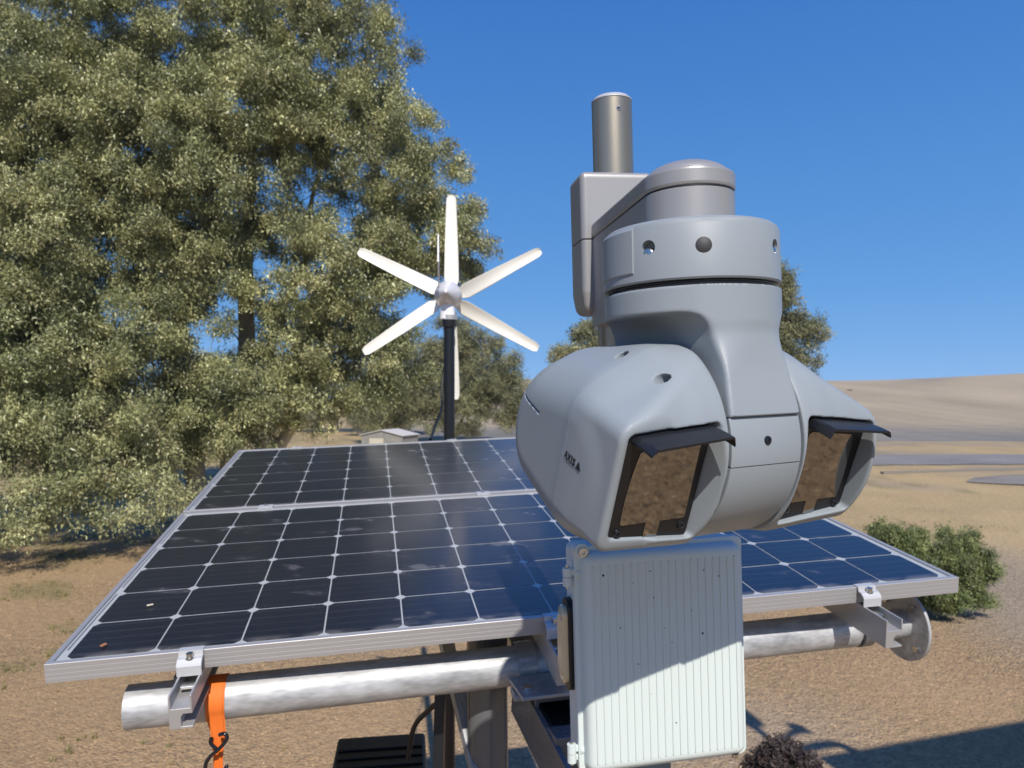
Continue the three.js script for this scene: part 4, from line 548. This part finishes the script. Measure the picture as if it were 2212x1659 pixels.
// ---------------------------------------------------------------- person below, top of the head in view
{
  const hp = world(F(1697, 1668, 3.05)), t = thing('person', 'person with thick dark brown curly hair at the bottom edge right of the white box', 'person', V(hp.x, 0, hp.z), rotY(0.4)), H = hp.y - 0.02;
  const cap = (p, a, b, ra, rb) => { const pa = V(p.x - a.x, p.y - a.y, p.z - a.z), ba = b.clone().sub(a), k = clamp(pa.dot(ba) / ba.lengthSq()); return pa.addScaledVector(ba, -k).length() - (ra + (rb - ra) * k); };
  const J = (x, y, z) => V(x, y, z), S = H / 1.68, bones = []; const B = (a, b, ra, rb) => bones.push([J(...a).multiplyScalar(S), J(...b).multiplyScalar(S), ra, rb]);
  for (const s of [-1, 1]) { B([s * 0.09, 0.92, 0], [s * 0.1, 0.5, 0.02], 0.09, 0.06); B([s * 0.1, 0.5, 0.02], [s * 0.1, 0.09, 0], 0.058, 0.042); B([s * 0.1, 0.05, -0.04], [s * 0.11, 0.04, 0.15], 0.045, 0.035); B([s * 0.18, 1.38, 0], [s * 0.24, 1.10, 0.02], 0.052, 0.042); B([s * 0.24, 1.10, 0.02], [s * 0.20, 0.88, 0.12], 0.04, 0.03); B([s * 0.20, 0.88, 0.12], [s * 0.19, 0.80, 0.15], 0.03, 0.026); for (let q = 0; q < 4; q++) B([s * (0.165 + q * 0.016), 0.80, 0.15], [s * (0.165 + q * 0.016), 0.72 + 0.008 * Math.abs(q - 1.5), 0.155], 0.010, 0.008); B([s * 0.165, 0.83, 0.155], [s * 0.148, 0.775, 0.17], 0.011, 0.009); }
  B([0, 0.94, 0], [0, 1.18, 0], 0.13, 0.12); B([0, 1.18, 0], [0, 1.36, 0], 0.125, 0.13); B([-0.15, 1.39, 0], [0.15, 1.39, 0], 0.065, 0.065); B([0, 1.4, 0], [0, 1.52, 0.01], 0.055, 0.05);
  const f = (x, y, z) => { const p = { x, y, z }; let d = 1; for (const b of bones) d = smin(d, cap(p, b[0], b[1], b[2], b[3]), 0.03); const hd = Math.hypot(x / 0.92, (y - 1.62 * S) / 1.15, z - 0.015) - 0.092; const nose = cap(p, J(0, 1.62 * S, 0.10), J(0, 1.585 * S, 0.125), 0.012, 0.016), jaw = cap(p, J(0, 1.55 * S, 0.05), J(0, 1.54 * S, 0.07), 0.045, 0.035); return smin(smin(smin(d, hd, 0.03), jaw, 0.03), nose, 0.012); };
  const g = skin(f, [-0.36, -0.02, -0.2], [0.36, 1.80, 0.26], 0.012); const pc = [], p = g.attributes.position; for (let i = 0; i < p.count; i++) { const y = p.getY(i) / S, sk = y > 1.45 || (Math.abs(p.getX(i)) > 0.16 && y < 0.98 && y > 0.65); pc.push(...(sk ? [0.42, 0.25, 0.17] : y < 0.93 ? [0.05, 0.07, 0.12] : [0.06, 0.06, 0.07])); } g.setAttribute('color', new THREE.Float32BufferAttribute(pc, 3));
  part('body', g, new THREE.MeshStandardMaterial({ vertexColors: true, roughness: 0.7 }), t);
  for (const s of [-1, 1]) part('eye', new THREE.SphereGeometry(0.011, 12, 10).translate(s * 0.032, 1.63 * S, 0.095), M([0.05, 0.03, 0.02], 0.2), t);
  // curls: short helices of hair strands standing off the scalp
  const curls = []; for (let v = 0; v < 6; v++) { const strands = []; for (let k = 0; k < 5; k++) { const pts = [], ph = rr(0, 6.3), rad = rr(0.009, 0.015), turns = rr(1.3, 2.2); for (let i = 0; i <= 16; i++) { const q = i / 16; pts.push(V(rad * Math.cos(ph + q * turns * 6.28) * (0.6 + 0.6 * q) + gauss() * 0.002, q * 0.075, rad * Math.sin(ph + q * turns * 6.28) * (0.6 + 0.6 * q) + k * 0.0022)); } strands.push(tube(pts, 0.0016, 22, 4)); } curls.push(mg(strands)); }
  const c = V(0, 1.64 * S, 0.0), all = curls.map(cg => { const m = new THREE.InstancedMesh(cg, M([1, 1, 1], 0.34, 0, { sheen: 0.3, specularIntensity: 1 }), 170); return m; }), mt = new THREE.Matrix4(), col = new THREE.Color();
  const hair = all[0]; const geos = []; for (let i = 0; i < 900; i++) { const dv = V(gauss(), gauss(), gauss()).normalize(); if (dv.y < -0.35 || (dv.z > 0.55 && dv.y < 0.35)) continue; const e = dv.clone().multiplyScalar(rr(0.075, 0.118)).multiply(V(1, 1.12, 1.05)).add(c), q = new THREE.Quaternion().setFromUnitVectors(V(0, 1, 0), dv.clone().add(V(gauss() * 0.7, gauss() * 0.5 - 0.15, gauss() * 0.7)).normalize()); const gg = curls[i % 6].clone(); gg.applyMatrix4(mt.compose(e, q, V(1, 1, 1).multiplyScalar(rr(0.75, 1.15)))); geos.push(gg); }
  part('hair', mergeGeometries(geos), M([0.05, 0.036, 0.032], 0.36, 0, { sheen: 0.5, sheenColor: new THREE.Color(0.3, 0.2, 0.18), sheenRoughness: 0.4 }), t, { kind: 'stuff' });
}

// ---------------------------------------------------------------- roof beyond the right picture edge whose shadow lies on the ground
{
  const up = 5.2, lift = p => p.clone().addScaledVector(SUN, up / SUN.y), a = lift(G(1775, 1640)), b = lift(G(2420, 1527)), dir = b.clone().sub(a).normalize(), back = V(-dir.z, 0, dir.x).multiplyScalar(1), t = thing('canopy', 'flat metal roof on posts beyond the right picture edge', 'canopy', a.clone().setY(0));
  const q = basis(dir, V(0, 1, 0), dir.clone().cross(V(0, 1, 0))); t.quaternion.copy(q); const L = 9, W = 3.4;
  part('roof', rbox(L, 0.12, W, 0.01).translate(L / 2, up, W / 2), rawSteel, t);
  for (const [x, z] of [[3.2, 0.3], [8.6, 0.3], [3.2, 3.1], [8.6, 3.1]]) part('post', rod(V(x, 0, z), V(x, up - 0.06, z), 0.07, 0.07, 16), rawSteel, t);
  // floodlights and a vane on the roof corner, known by their shadows
  const sh = (px, py) => lift(G(px, py)).sub(t.position).applyQuaternion(q.clone().invert()).setY(0);
  const plate = (P, y) => { const s = new THREE.Shape(); P.map(([x, y2]) => sh(x, y2)).forEach((v, i) => i ? s.lineTo(v.x, -v.z) : s.moveTo(v.x, -v.z)); s.closePath(); return extrude(s, 0.03).rotateX(-Math.PI / 2).translate(0, y, 0); };
  part('vane', plate([[1700, 1562], [1728, 1566], [1750, 1578], [1763, 1588], [1742, 1583], [1722, 1587], [1700, 1600], [1688, 1607], [1690, 1594], [1712, 1577]], up), rawSteel, t);
  part('vane', plate([[1610, 1530], [1640, 1553], [1655, 1567], [1642, 1570], [1665, 1592], [1690, 1620], [1680, 1622], [1650, 1592], [1625, 1572], [1600, 1560]], up), rawSteel, t);
  part('vane', plate([[1720, 1616], [1760, 1604], [1795, 1601], [1825, 1607], [1858, 1622], [1880, 1640], [1850, 1630], [1815, 1614], [1795, 1616], [1760, 1624], [1735, 1632]], up), rawSteel, t);
  part('arm', plate([[1688, 1605], [1700, 1603], [1800, 1680], [1780, 1685]], up - 0.04), rawSteel, t);
}
scene.traverse(o => { if (o.isMesh) { o.castShadow = true; o.receiveShadow = true; } });
renderer.render(scene, camera);
